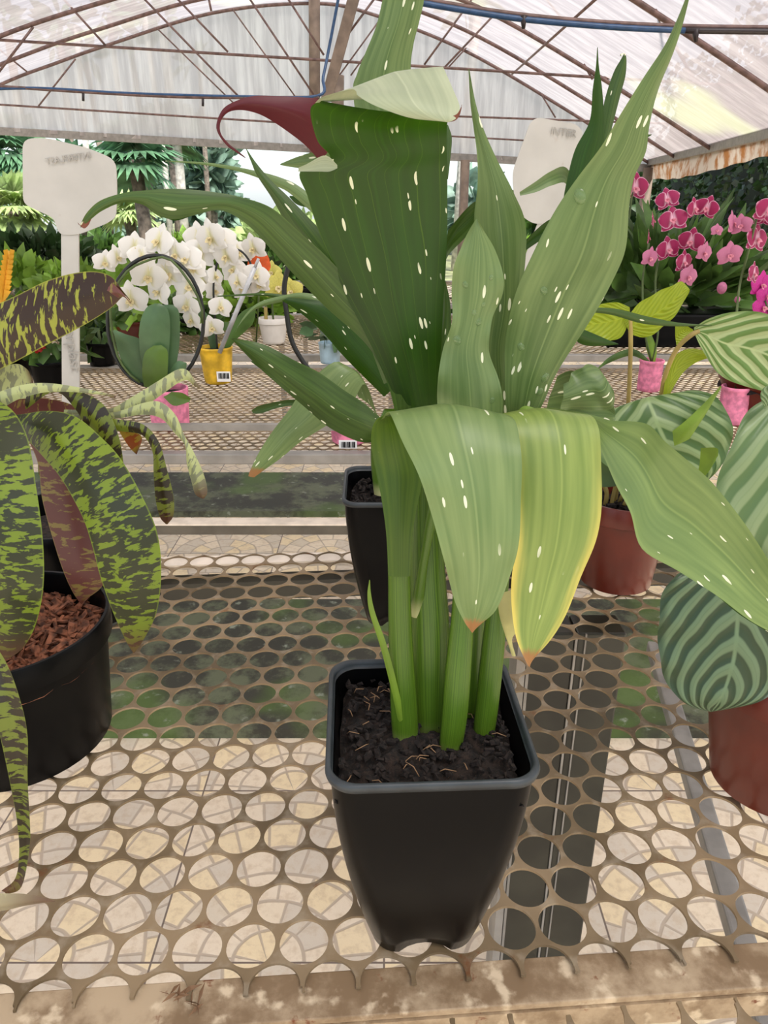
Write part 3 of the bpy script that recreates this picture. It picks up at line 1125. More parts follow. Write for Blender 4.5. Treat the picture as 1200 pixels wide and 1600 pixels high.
# ================================================================== MAIN CALLA
MX, MY = 0.028, 0.405
plant = thing('potted_calla_lily', 'large spotted calla lily in a square black plastic pot, closest to the viewer', 'potted plant', (MX, MY, ZB))
square_pot((MX, MY, ZB + 0.001), plant, rz=math.radians(2.5))
sl = soil_patch('soil', 0.0585, ZB + 0.165, plant, n=40, amp=0.007)
o = add_chunks(420, 0.056, ZB + 0.168, plant, M['crumb'], 'soil_crumbs', 0.0028, False, 1.2, 0.7, 3)
rg = random.Random(5)
mb = MB()
for _ in range(42):
    c = Vector((MX + rg.uniform(-.052, .052), MY + rg.uniform(-.055, .05), ZB + 0.170))
    a = rg.uniform(0, 6.28); l = rg.uniform(.002, .006)
    d = Vector((math.cos(a), math.sin(a), rg.uniform(-.1, .4))) * l
    mb.tube([c - d, c + Vector((rg.uniform(-.003, .003), 0, .002)), c + d], 0.00035, 4)
o = mb.build('root_fibres', M['fibre'], plant); o['kind'] = 'stuff'

# stalks (petioles), fleshy and channelled
def pet(secs, parent=plant, mat=None, k=5, name='leaf_stalk', fold=-0.28):
    """half-round sheath: front face bulges toward the viewer"""
    Ls = [P(s[0], s[1], s[4]) for s in secs]
    Rs = [P(s[2], s[3], s[4]) for s in secs]
    L, R = spline(Ls, k), spline(Rs, k)
    rows, uvs = [], []
    n = len(L)
    for i in range(n):
        c = (L[i] + R[i]) / 2
        hw = (R[i] - L[i]).length / 2
        ax = (R[i] - L[i]).normalized()
        d = (L[min(i + 1, n - 1)] - L[max(i - 1, 0)]).normalized()
        fn = ax.cross(d)
        if fn.y > 0: fn = -fn
        fn.normalize()
        row, uu = [], []
        for j in range(16):
            a = 2 * PI * j / 16
            bulge = 0.75 if math.sin(a) > 0 else 0.55
            rr_ = 1.0 + 0.05 * math.cos(4 * a)
            row.append(c + ax * (hw * math.cos(a) * rr_) + fn * (hw * bulge * math.sin(a)))
            uu.append((math.cos(a) * 1.0 + (i * 0.0), i / (n - 1)))
        rows.append(row); uvs.append(uu)
    mb = MB()
    mb.grid(rows, uvs, closed=True)
    return mb.build(name, mat or M['stalk'], parent)


pet([(617, 1178, 653, 1196, .400), (612, 1120, 652, 1120, .402), (608, 1000, 644, 1000, .403), (607, 900, 640, 900, .403), (606, 830, 641, 830, .402), (612, 780, 640, 780, .403), (620, 735, 634, 735, .405)])
pet([(654, 1188, 692, 1190, .412), (647, 1100, 697, 1100, .415), (640, 1000, 702, 1000, .42), (638, 900, 695, 900, .425), (636, 800, 690, 800, .43), (634, 700, 690, 700, .435), (634, 650, 686, 650, .438)])
pet([(684, 1200, 712, 1208, .392), (690, 1130, 728, 1130, .393), (697, 1040, 736, 1040, .398), (706, 960, 740, 960, .405), (712, 860, 745, 860, .415), (716, 760, 750, 760, .42)])
pet([(738, 1186, 764, 1192, .405), (742, 1120, 776, 1120, .407), (752, 1020, 787, 1020, .41), (762, 940, 792, 940, .415), (768, 850, 800, 850, .42), (772, 740, 806, 740, .425)])
pet([(716, 1170, 740, 1172, .425), (720, 1080, 752, 1080, .428), (724, 980, 756, 980, .432), (722, 850, 760, 850, .44), (720, 700, 760, 700, .445)])
pet([(640, 960, 660, 962, .418), (655, 880, 668, 884, .412), (668, 800, 684, 806, .41), (690, 730, 706, 738, .41)], name='leaf_stalk')
# thin sprout at left
leaf('sprout', [(622, 1128, 632, 1120, .397), (612, 1080, 622, 1075, .396), (594, 1010, 605, 1010, .395), (578, 960, 587, 960, .394), (574, 930, 580, 930, .394), (577, 906, 578, 906, .394)], M['sprout'], plant, 0.3, 5, 4, label='thin pale green shoot')
leaf('papery_sheath', [(800, 1025, 806, 1025, .40), (780, 960, 800, 1000, .398), (782, 930, 808, 985, .396), (800, 920, 812, 960, .394), (804, 900, 812, 930, .394)], M['papery'], plant, 0.15, 5, 6, label='papery yellow sheath')

# leaf A: wide drooping leaf in front of the stalks
leaf('leaf', [(607, 900, 641, 900, .398), (603, 830, 644, 840, .398), (594, 768, 652, 790, .401), (584, 720, 660, 745, .404), (580, 690, 650, 700, .402), (582, 668, 640, 668, .396), (589, 655, 625, 655, .388), (600, 649, 612, 650, .378)], M['under2'], plant, 0.10, 6, 12, label='inner side of the drooping leaf where it bends over')
A_leaf, A_rows = leaf('leaf', [(590, 656, 740, 662, .392), (598, 649, 765, 654, .380), (606, 648, 790, 650, .368),
      (616, 660, 806, 655, .356), (634, 700, 813, 700, .345), (657, 750, 815, 760, .338), (676, 810, 812, 830, .334), (695, 880, 800, 895, .333), (709, 935, 778, 945, .334), (724, 966, 757, 970, .336), (735, 985, 739, 990, .338)],
      M['droop'], plant, -0.10, 6, 14, 0.0015, 4, label='wide drooping leaf with a browned tip')
leaf('leaf', [(716, 790, 746, 790, .425), (722, 700, 820, 680, .418), (745, 660, 880, 655, .408), (770, 648, 915, 650, .395), (790, 652, 933, 668, .384), (803, 690, 940, 720, .374), (808, 760, 941, 780, .368), (806, 840, 930, 845, .365), (800, 900, 908, 905, .364), (800, 950, 886, 955, .363), (806, 995, 860, 998, .362), (822, 1034, 834, 1032, .362), (827, 1042, 828, 1043, .362)],
     M['yellow'], plant, -0.08, 6, 14, 0.0015, 4, label='drooping leaf yellowing along its edges')
leaf('leaf', [(775, 700, 800, 710, .43), (840, 640, 850, 690, .42), (893, 643, 895, 685, .412), (930, 650, 922, 672, .405), (955, 657, 936, 695, .398), (1010, 662, 962, 755, .388), (1040, 690, 985, 800, .380), (1075, 720, 1003, 858, .374), (1115, 757, 1060, 893, .366), (1165, 820, 1120, 930, .36), (1210, 890, 1180, 975, .356), (1265, 975, 1250, 1010, .353), (1290, 1030, 1290, 1032, .352)],
     M['droop_clean'], plant, -0.10, 6, 14, 0.001, 3, label='long leaf arching out to the right')
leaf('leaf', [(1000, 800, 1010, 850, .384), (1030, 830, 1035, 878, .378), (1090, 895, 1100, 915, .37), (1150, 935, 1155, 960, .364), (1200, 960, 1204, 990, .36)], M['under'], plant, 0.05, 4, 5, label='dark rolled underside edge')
# leaf J: tall right leaf
J_leaf, J_rows = leaf('leaf', [(796, 670, 822, 670, .425), (790, 630, 848, 630, .42), (789, 585, 868, 590, .416), (791, 530, 905, 528, .412), (805, 455, 955, 440, .406), (835, 390, 979, 390, .40), (872, 325, 984, 320, .395), (905, 275, 990, 275, .392), (938, 228, 1008, 235, .388), (968, 178, 1015, 195, .384), (1005, 122, 1030, 140, .38), (1038, 74, 1052, 85, .375), (1058, 32, 1066, 40, .372), (1078, -20, 1080, -18, .368)],
     M['upper2'], plant, 0.10, 6, 14, 0.002, 3, label='tall pale upright leaf leaning right')
# leaf I
leaf('leaf', [(770, 660, 798, 660, .445), (762, 600, 800, 600, .445), (758, 540, 798, 545, .443), (763, 470, 812, 475, .44), (748, 400, 822, 400, .437), (741, 345, 820, 345, .435), (746, 290, 802, 300, .432), (745, 240, 777, 250, .43), (740, 200, 757, 205, .428), (735, 160, 743, 160, .426), (732, 108, 733, 108, .424)],
     M['upper2'], plant, 0.10, 6, 12, 0.001, 3, label='slender leaf with a long thin tip')
# leaf H: short leaf with drops
H_leaf, H_rows = leaf('leaf', [(690, 690, 780, 690, .405), (684, 640, 786, 640, .405), (684, 590, 780, 595, .404), (693, 545, 764, 548, .403), (706, 500, 768, 503, .402), (706, 455, 784, 465, .401), (709, 415, 786, 430, .40), (722, 383, 775, 393, .399), (736, 356, 757, 362, .398), (744, 342, 746, 342, .398)],
     M['upper'], plant, 0.10, 6, 12, 0.002, 4, label='short wavy leaf with water drops')
# leaf F: long arching leaf to the left
leaf('leaf', [(622, 668, 640, 668, .43), (606, 600, 640, 600, .428), (574, 540, 600, 510, .424), (508, 480, 560, 455, .418), (458, 428, 510, 400, .41), (420, 385, 468, 362, .404), (384, 348, 425, 325, .398), (345, 328, 375, 308, .394), (305, 336, 330, 300, .392), (272, 343, 292, 296, .390), (245, 336, 262, 295, .389), (222, 320, 232, 297, .388), (190, 317, 195, 301, .387), (158, 330, 158, 313, .386), (137, 347, 137, 332, .386), (126, 356, 126, 352, .386)],
     M['midgreen'], plant, 0.10, 6, 12, 0.001, 2, label='long leaf arching left with a curled tip')
leaf('leaf', [(250, 322, 232, 316, .394), (262, 341, 270, 318, .393), (280, 344, 300, 322, .393), (318, 330, 330, 318, .394), (340, 326, 345, 320, .395)], M['under'], plant, 0.1, 4, 5, label='dark underside showing where the edge waves')
leaf('leaf_tip', [(144, 332, 142, 344, .3858), (134, 341, 138, 352, .3857), (127, 352, 131, 357, .3855), (121, 347, 122, 350, .3855)], M['drytip'], plant, 0.2, 4, 5, label='curled dry brown tip')
# leaf G
leaf('leaf', [(600, 600, 622, 590, .445), (560, 500, 590, 480, .447), (500, 420, 552, 425, .45), (455, 362, 508, 368, .45), (425, 310, 458, 315, .45), (402, 275, 422, 280, .45), (392, 252, 400, 254, .45), (384, 232, 385, 232, .45)],
     M['midgreen'], plant, 0.15, 6, 8, label='narrow pointed leaf behind the arching one')
# leaf D: big dark leaf, underside facing us
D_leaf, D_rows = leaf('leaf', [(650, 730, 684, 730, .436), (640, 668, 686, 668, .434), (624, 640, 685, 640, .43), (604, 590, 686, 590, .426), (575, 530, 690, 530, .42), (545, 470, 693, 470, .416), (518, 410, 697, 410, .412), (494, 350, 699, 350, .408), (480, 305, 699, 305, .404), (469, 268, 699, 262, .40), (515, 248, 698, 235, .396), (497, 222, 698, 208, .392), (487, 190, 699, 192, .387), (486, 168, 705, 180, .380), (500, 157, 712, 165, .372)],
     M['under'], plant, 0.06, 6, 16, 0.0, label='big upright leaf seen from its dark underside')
leaf('leaf', [(492, 161, 706, 172, .374), (505, 151, 705, 140, .366), (545, 140, 692, 104, .358), (556, 142, 708, 140, .350), (560, 150, 718, 165, .344), (588, 166, 716, 180, .341), (640, 184, 710, 187, .340), (690, 190, 700, 191, .340)], M['silver'], plant, -0.06, 6, 10, label='pale top side where the leaf folds over')
leaf('leaf', [(466, 268, 466, 262, .398), (480, 268, 480, 256, .393), (500, 268, 502, 244, .390), (515, 268, 514, 245, .389), (527, 263, 527, 258, .389)], M['silver'], plant, 0.1, 4, 5, label='small pale rolled edge')
leaf('leaf_tip', [(700, 191, 704, 182, .3405), (712, 188, 714, 178, .3400), (719, 178, 720, 168, .3395), (721, 164, 722, 163, .339)], M['drytip'], plant, 0.1, 3, 4)
leaf('leaf', [(640, 700, 700, 700, .47), (600, 420, 690, 420, .48), (570, 260, 690, 260, .48), (552, 150, 652, 150, .478), (558, 115, 642, 110, .476), (572, 80, 646, 70, .474), (588, 40, 656, 30, .472), (600, -10, 663, -10, .47), (615, -70, 655, -70, .465), (632, -140, 636, -140, .46)],
     M['upper2'], plant, 0.14, 6, 12, label='tall leaf rising out of the top of the picture')
leaf('leaf', [(690, 280, 700, 280, .43), (690, 250, 704, 245, .43), (692, 215, 706, 215, .43), (695, 195, 700, 195, .43)], M['midgreen'], plant, 0.1, 4, 5)
# upright pair behind J
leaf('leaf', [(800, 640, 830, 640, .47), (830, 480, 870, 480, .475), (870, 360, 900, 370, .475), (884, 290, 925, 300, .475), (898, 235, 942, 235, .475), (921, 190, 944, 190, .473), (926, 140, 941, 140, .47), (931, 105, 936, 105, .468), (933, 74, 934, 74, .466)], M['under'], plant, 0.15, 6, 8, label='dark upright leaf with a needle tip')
leaf('leaf', [(890, 400, 910, 400, .50), (915, 300, 935, 290, .50), (936, 215, 955, 205, .50), (944, 160, 969, 150, .50), (958, 115, 977, 120, .50), (970, 93, 979, 97, .499), (975, 83, 977, 84, .498), (969, 85, 970, 88, .494)], M['midgreen'], plant, 0.25, 6, 8, label='rolled leaf with a hooked tip')
leaf('leaf', [(905, 300, 890, 330, .49), (885, 262, 885, 288, .485), (860, 268, 862, 290, .48), (835, 285, 838, 300, .478), (812, 300, 813, 306, .476)], M['upper'], plant, 0.15, 5, 6, label='small side leaf across the white tag')
leaf('leaf', [(960, 240, 965, 220, .45), (985, 228, 985, 206, .45), (1000, 222, 1000, 210, .45), (1018, 211, 1019, 210, .45)], M['under'], plant, 0.15, 4, 5)
leaf('leaf', [(780, 430, 790, 400, .50), (810, 400, 820, 376, .50), (850, 372, 855, 345, .50), (890, 345, 895, 330, .50)], M['under'], plant, 0.15, 4, 5)
leaf('leaf', [(690, 430, 700, 360, .50), (700, 400, 725, 330, .50), (730, 368, 742, 315, .50), (748, 340, 750, 318, .50)], M['midgreen'], plant, 0.2, 5, 6)
leaf('leaf', [(650, 640, 700, 640, .45), (675, 560, 705, 560, .452), (690, 500, 704, 480, .455), (693, 440, 696, 438, .456)], M['midgreen'], plant, 0.2, 5, 6)
leaf('leaf', [(880, 600, 872, 640, .455), (905, 575, 930, 640, .46), (918, 570, 958, 640, .46), (935, 575, 958, 612, .46), (945, 590, 950, 600, .46)], M['upper2'], plant, 0.2, 5, 8, 0.003, 2, label='grey green curled leaf at the right')
leaf('leaf', [(850, 660, 872, 590, .47), (880, 665, 895, 578, .47), (915, 672, 925, 595, .47), (945, 668, 952, 605, .47), (962, 655, 962, 640, .47)], M['upper2'], plant, 0.2, 5, 8, 0.003, 2)
leaf('leaf', [(806, 645, 806, 652, .40), (820, 634, 822, 650, .398), (842, 640, 842, 652, .397), (865, 646, 866, 652, .397)], M['sprout'], plant, 0.2, 4, 5)
leaf('leaf', [(905, 480, 905, 486, .47), (960, 482, 955, 492, .48), (1010, 494, 1005, 506, .485), (1060, 504, 1060, 510, .49), (1112, 508, 1113, 509, .49)], M['midgreen'], plant, 0.2, 5, 6, label='thin horizontal leaf pointing right')
leaf('leaf', [(900, 510, 895, 530, .47), (925, 520, 915, 540, .475), (948, 530, 945, 540, .48), (966, 537, 966, 538, .48)], M['under'], plant, 0.2, 4, 5)
# water drops on H and J
def drop_at(rows, i, j, r, parent, sgn=-1):
    p = rows[i][j]
    a = rows[i][j + 1] - rows[i][j - 1]
    b = rows[i + 1][j] - rows[i - 1][j]
    nn = a.cross(b).normalized()
    if nn.dot(Vector((0, 0, CAMZ)) - p) < 0: nn = -nn
    droplet(p, nn, r, parent)
for i, j, r in ((20, 3, .0022), (32, 3, .0016), (28, 8, .0012), (35, 9, .0013), (8, 10, .0016), (4, 10, .002), (26, 6, .0013), (24, 8, .0017)):
    drop_at(H_rows, i, j, r, H_leaf)
for i, j, r in ((38, 3, .003), (24, 4, .002), (17, 3, .002), (9, 11, .002), (12, 11, .0024)):
    drop_at(J_rows, i, j, r, J_leaf)

# ================================================================== SECOND CALLA (behind)
BX, BY = 0.016, 0.85
plant2 = thing('potted_calla_lily', 'calla lily with dark red flower in a square black pot, standing behind the large one', 'potted plant', (BX, BY, ZB))
square_pot((BX, BY, ZB + 0.001), plant2, rz=math.radians(1))
soil_patch('soil', 0.0585, ZB + 0.162, plant2, n=24, amp=0.007)
add_chunks(160, 0.055, ZB + 0.166, plant2, M['crumb'], 'soil_crumbs', 0.004, False, 1.4, 0.7, 4)
pet([(585, 772, 612, 772, .83), (580, 720, 608, 720, .83), (583, 680, 612, 680, .82), (600, 640, 625, 640, .82)], plant2)
pet([(650, 772, 670, 772, .86), (640, 700, 660, 700, .86), (630, 600, 650, 600, .86)], plant2)
leaf('leaf', [(618, 715, 632, 690, .82), (590, 694, 598, 655, .80), (560, 690, 566, 628, .78), (515, 668, 535, 608, .77), (480, 640, 495, 580, .76), (440, 605, 455, 560, .755), (400, 570, 415, 540, .75), (375, 545, 382, 531, .748), (361, 529, 362, 528, .747)],
     M['midgreen'], plant2, 0.16, 6, 10, 0.002, 3, label='long leaf reaching left')
leaf('leaf', [(470, 600, 458, 580, .79), (440, 600, 428, 578, .785), (412, 580, 405, 566, .782), (393, 566, 392, 564, .78)], M['under'], plant2, 0.1, 4, 5)
leaf('leaf', [(590, 650, 560, 620, .84), (570, 600, 530, 565, .83), (545, 640, 480, 600, .82), (510, 665, 452, 640, .81), (470, 690, 425, 675, .80), (440, 715, 404, 708, .795), (412, 735, 391, 735, .792), (397, 746, 388, 744, .79)],
     M['droop'], plant2, 0.14, 6, 10, 0.0, label='pale leaf bending down to a brown tip')
leaf('leaf', [(500, 628, 500, 640, .85), (460, 624, 460, 634, .85), (430, 628, 432, 638, .85), (405, 634, 408, 646, .85), (393, 641, 395, 646, .85)], M['midgreen'], plant2, 0.2, 5, 5)
leaf('leaf', [(560, 560, 575, 540, .86), (520, 500, 540, 478, .86), (470, 470, 480, 458, .86), (430, 474, 436, 463, .86), (395, 486, 402, 474, .855), (375, 506, 380, 496, .85), (367, 520, 369, 518, .85)], M['upper'], plant2, 0.2, 6, 6, label='small arched leaf')
leaf('leaf', [(470, 478, 480, 470, .87), (430, 466, 440, 460, .87), (400, 462, 402, 458, .87), (340, 464, 340, 462, .87)], M['midgreen'], plant2, 0.2, 5, 4)
leaf('leaf', [(600, 620, 620, 600, .84), (540, 560, 560, 520, .84), (500, 515, 530, 480, .84), (460, 482, 500, 470, .84), (440, 470, 450, 465, .84)], M['under'], plant2, 0.15, 5, 6)
leaf('leaf', [(560, 400, 580, 380, .70), (465, 312, 480, 300, .70), (430, 290, 440, 278, .70), (380, 270, 386, 264, .70), (320, 258, 324, 254, .70), (258, 252, 259, 251, .70)], M['upper'], plant2, 0.2, 6, 5, label='long thin blade pointing left')
leaf('leaf', [(520, 260, 520, 235, .70), (490, 264, 488, 238, .70), (462, 262, 462, 246, .70), (438, 258, 438, 256, .70)], M['upper2'], plant2, 0.15, 5, 6)
leaf('leaf', [(520, 330, 520, 300, .71), (490, 326, 490, 304, .71), (465, 320, 465, 306, .71), (452, 308, 453, 306, .71)], M['under'], plant2, 0.15, 5, 6)
pet([(640, 700, 655, 700, .86), (590, 520, 606, 515, .80), (540, 380, 556, 375, .74), (502, 262, 516, 256, .70)], plant2, name='flower_stalk')
sp_, sp_rows = leaf('flower', [(500, 252, 520, 225, .69), (478, 228, 512, 190, .685), (450, 206, 505, 158, .68), (420, 186, 470, 152, .675), (398, 176, 432, 150, .672), (375, 172, 396, 150, .67), (356, 176, 368, 158, .668), (345, 190, 347, 172, .667), (345, 208, 338, 200, .667), (357, 224, 352, 225, .668), (372, 236, 369, 238, .669), (384, 246, 383, 247, .67)],
     M['spathe'], plant2, 0.16, 6, 10, label='dark red spathe with a curled tip')

# ================================================================== TAGS
def plant_tag(label, head, stem, Y, rot=0.0, texts=()):
    """head: outline pixels; stem: (x0, y0, x1, y1, width px)"""
    t = thing('plant_label', label, 'plant label', P(stem[2], stem[3], Y + stem[5]))
    pts = [P(x, y, Y) for x, y in head]
    n = len(pts)
    # rounded outline
    out = []
    for i in range(n):
        a, b, c = pts[i - 1], pts[i], pts[(i + 1) % n]
        r_ = min(0.010, (a - b).length * 0.4, (c - b).length * 0.4)
        p0 = b + (a - b).normalized() * r_
        p1 = b + (c - b).normalized() * r_
        for k in range(5):
            s = k / 4
            out.append(p0 * (1 - s) ** 2 + b * 2 * s * (1 - s) + p1 * s ** 2)
    mb = MB()
    m_ = len(out)
    th = Vector((0, 0.0016, 0))
    mb.add(out + [p + th for p in out], [tuple(range(m_)), tuple(range(2 * m_ - 1, m_ - 1, -1))] + [(i, i + m_, (i + 1) % m_ + m_, (i + 1) % m_) for i in range(m_)])
    mb.build('label_plate', M['tag'], t, smooth=False)
    mb = MB()
    a, b = P(stem[0], stem[1], Y + 0.001), P(stem[2], stem[3], Y + stem[5])
    wd = stem[4] * (a - P(stem[0] + 1, stem[1], Y)).length
    hw = Vector((stem[4] * 0.5, 0, 0))
    a0, a1 = P(stem[0] - stem[4] / 2, stem[1], Y + .001), P(stem[0] + stem[4] / 2, stem[1], Y + .001)
    b0, b1 = P(stem[2] - stem[4] / 2, stem[3], Y + stem[5]), P(stem[2] + stem[4] / 2, stem[3], Y + stem[5])
    th = Vector((0, 0.003, 0))
    mb.add([a0, a1, b1, b0, a0 + th, a1 + th, b1 + th, b0 + th], [(0, 1, 2, 3), (7, 6, 5, 4), (0, 4, 5, 1), (1, 5, 6, 2), (2, 6, 7, 3), (3, 7, 4, 0)])
    mb.build('label_stem', M['tag'], t, smooth=False)
    for (s, x, y, Yt, size, ang, flip) in texts:
        cu = bpy.data.curves.new('txt', 'FONT')
        cu.body = s
        cu.size = size
        cu.extrude = 0.0003
        cu.align_x = 'CENTER'
        tmp = bpy.data.objects.new('txt', cu)
        C.objects.link(tmp)
        me = bpy.data.meshes.new_from_object(tmp)
        bpy.data.objects.remove(tmp)
        me.materials.clear()
        me.materials.append(M['emboss'])
        R = Matrix.Rotation(PI / 2 - TH * 0, 4, 'X') @ Matrix.Rotation(ang, 4, 'Z') @ Matrix.Diagonal((flip, 1, 1, 1))
        me.transform(Matrix.Translation(P(x, y, Yt)) @ R)
        o = bpy.data.objects.new('embossed_lettering', me)
        link(o, t)
        o.matrix_parent_inverse = Matrix.Translation(-Vector(t.location))
    return t


plant_tag('blank white plastic tag with a tall stem, standing behind the banded plant at left', [(35, 217), (72, 215), (140, 232), (181, 250), (183, 300), (181, 340), (165, 350), (122, 367), (92, 367), (84, 340), (60, 330), (36, 318)],
          (109, 362, 111, 790, 27, 0.0), 0.86, texts=(('interplast', 104, 535, 0.8585, 0.0175, -PI / 2, 1), ('INTERPLAST', 108, 252, 0.8585, 0.009, 0.13, -1)))
plant_tag('tilted blank white plastic tag among the leaves of the large calla', [(832, 182), (908, 195), (920, 270), (872, 345), (835, 352), (806, 330), (800, 270)],
          (850, 345, 690, 765, 16, 0.0), 0.86, texts=(('INTER', 880, 212, 0.8585, 0.010, -0.12, 1),))

# ================================================================== BROMELIAD (left)
VX, VY = -0.367, 0.60
br_ = thing('potted_bromeliad', 'banded dark and lime bromeliad in a round black pot at the left edge', 'potted plant', (VX, VY, ZB))
round_pot((VX, VY, ZB + 0.001), br_, 0.086, 0.102, 0.137, M['black_pot'], 0.026, 0.006)
soil_patch('soil', 0.095, ZB + 0.108, br_, True, M['chip'], 20, 0.006)
add_chunks(750, 0.088, ZB + 0.116, br_, M['chip'], 'bark_chips', 0.0058, True, 2.1, 0.35, 8)
DK, LM = G(62, 44, 26), G(176, 188, 56)
bm1 = mat_brom('brom_brown', G(42, 26, 14), G(166, 172, 60), 0.53, 0.25, 1.0)
bm2 = mat_brom('brom_green', G(40, 44, 20), G(124, 146, 34), 0.51, 0.2, 3.0)
bm3 = mat_brom('brom_dark', G(42, 34, 20), G(120, 132, 44), 0.50, 0.2, 5.0)
bm4 = mat_brom('brom_pale', G(120, 124, 96), G(196, 204, 140), 0.50, 0.2, 7.0)
bm5 = mat_brom('brom_purple', G(96, 56, 52), G(150, 130, 70), 0.55, 0.2, 9.0)
leaf('leaf', [(-90, 620, -90, 640, .62), (-60, 500, -50, 620, .62), (-10, 478, -10, 584, .61), (25, 462, 25, 565, .60), (70, 440, 75, 538, .59), (110, 428, 115, 517, .58), (145, 424, 150, 497, .575), (170, 430, 175, 480, .57), (183, 442, 190, 465, .567), (190, 452, 196, 462, .565), (203, 468, 205, 472, .56)], bm1, br_, 0.10, 6, 10, label='raised brown leaf with lime bands')
leaf('leaf_tip', [(168, 436, 176, 470, .571), (180, 446, 188, 464, .566), (192, 458, 197, 466, .562), (205, 474, 206, 476, .558)], bm5, br_, 0.2, 5, 6, label='purple brown pinched tip')
leaf('leaf', [(-40, 700, -30, 640, .60), (20, 672, 20, 648, .585), (45, 690, 75, 642, .57), (66, 712, 120, 652, .56), (90, 740, 165, 690, .55), (112, 775, 192, 722, .54), (132, 815, 222, 775, .53), (146, 860, 245, 830, .525), (158, 905, 252, 890, .522), (176, 955, 245, 955, .522), (196, 1000, 224, 1000, .525), (208, 1020, 210, 1020, .528)], bm2, br_, -0.12, 6, 12, label='broad green leaf hanging in front')
leaf('leaf', [(-110, 660, -80, 620, .58), (-80, 650, 0, 628, .56), (-60, 700, 40, 675, .54), (-45, 770, 57, 765, .52), (-36, 840, 67, 845, .51), (-30, 910, 68, 915, .505), (-18, 970, 56, 975, .505), (-6, 1010, 36, 1012, .505), (5, 1030, 12, 1030, .506)], bm2, br_, -0.12, 6, 12)
leaf('leaf', [(-60, 1000, -30, 980, .47), (-30, 1040, 8, 1032, .455), (-15, 1090, 32, 1095, .445), (0, 1150, 43, 1150, .44), (14, 1215, 43, 1215, .437), (26, 1280, 47, 1290, .434), (30, 1330, 46, 1325, .432), (24, 1372, 34, 1385, .43), (2, 1392, 10, 1398, .428)], bm3, br_, 0.15, 6, 8, label='twisted leaf trailing down to the bench')
leaf('leaf', [(-110, 1470, -110, 1530, .38), (-30, 1405, -30, 1440, .36), (20, 1396, 20, 1420, .355), (60, 1400, 60, 1412, .352), (86, 1408, 86, 1409, .35)], mat_brom('brom_tip', G(150, 140, 110), G(190, 180, 140), 0.6, 0.2, 2.0, 0.3), br_, 0.2, 5, 6, label='pale leaf end with a red tip')
leaf('leaf', [(30, 660, 70, 650, .62), (58, 720, 130, 720, .615), (66, 780, 145, 790, .61), (82, 840, 160, 840, .605), (98, 890, 170, 890, .60), (112, 922, 158, 918, .60), (122, 938, 135, 936, .598), (127, 944, 128, 944, .598)], bm5, br_, -0.1, 6, 8, label='purple brown underside hanging behind')
leaf('leaf', [(40, 640, 44, 612, .60), (85, 612, 90, 604, .59), (118, 640, 132, 614, .585), (140, 680, 165, 636, .58), (156, 712, 185, 680, .575), (172, 745, 193, 725, .573), (190, 765, 194, 762, .572)], bm3, br_, -0.12, 6, 8)
leaf('leaf', [(-60, 690, -60, 640, .57), (10, 634, 0, 612, .57), (55, 616, 50, 599, .572), (95, 612, 98, 601, .575), (150, 616, 155, 612, .58), (180, 622, 182, 618, .58)], bm4, br_, -0.1, 6, 8, label='pale silvery leaf lying across the top')
leaf('leaf', [(100, 650, 100, 640, .60), (168, 648, 166, 640, .60), (208, 646, 203, 622, .60), (248, 620, 246, 596, .60), (276, 600, 276, 578, .60), (292, 594, 292, 578, .598), (302, 602, 303, 592, .596), (312, 608, 313, 606, .594)], bm4, br_, -0.14, 6, 8, label='pale mottled leaf curling over at its end')
leaf('leaf', [(110, 655, 110, 648, .59), (180, 654, 178, 644, .59), (222, 648, 222, 630, .59), (252, 654, 250, 628, .588), (274, 678, 274, 648, .586), (289, 696, 288, 680, .585), (292, 725, 302, 705, .584), (300, 755, 318, 740, .583), (305, 772, 324, 768, .582), (315, 779, 319, 779, .582)], bm4, br_, -0.14, 6, 8, label='narrow mottled leaf hanging right')
leaf('leaf', [(130, 665, 130, 650, .58), (190, 674, 190, 656, .58), (222, 680, 225, 664, .578), (238, 705, 248, 690, .576), (240, 740, 260, 730, .575), (243, 780, 271, 775, .574), (250, 808, 271, 805, .574), (259, 819, 262, 819, .574)], bm3, br_, -0.14, 6, 8, label='narrow dark leaf with a rounded end')
leaf('leaf', [(185, 672, 190, 664, .60), (192, 684, 205, 672, .60), (203, 700, 222, 684, .60), (213, 710, 214, 709, .60)], mat_brom('brom_dry', G(120, 60, 24), G(160, 130, 40), 0.5, 0.2, 4.0, 0.3), br_, 0.1, 4, 5)
leaf('leaf', [(-80, 640, -70, 600, .66), (10, 640, 15, 570, .68), (50, 620, 40, 575, .68), (52, 600, 50, 590, .68)], bm4, br_, 0.1, 5, 6)
leaf('leaf', [(0, 660, 10, 625, .62), (60, 655, 60, 622, .64), (100, 665, 100, 628, .65), (130, 690, 128, 640, .66)], bm5, br_, 0.1, 5, 6)
leaf('leaf', [(-20, 720, 40, 640, .64), (60, 680, 110, 660, .66), (60, 740, 120, 700, .68), (90, 780, 130, 760, .68)], bm3, br_, 0.1, 5, 6)
mb = MB()
for k in range(7):
    a = k * 0.9
    c = Vector((VX - 0.01 + 0.015 * math.cos(a), VY + 0.02 * math.sin(a), 0))
    mb.tube([c + Vector((0, 0, ZB + .10)), c + Vector((-0.01, 0.01 * math.sin(a), ZB + 0.16)), c + Vector((-0.035, 0.02 * math.sin(a), ZB + .22))], [.012, .014, .010], 10)
mb.build('leaf_base', M['broad_dark'], br_)
# dark pot behind it
bp = thing('plant_pot', 'black round pot half hidden behind the bromeliad pot, white tag stuck in it', 'pot', (-0.40, 0.86, ZB))
round_pot((-0.40, 0.86, ZB + .001), bp, 0.075, 0.088, 0.14, M['black_pot'], 0.022)
soil_patch('soil', 0.079, ZB + 0.118, bp, True, None, 14, 0.006)

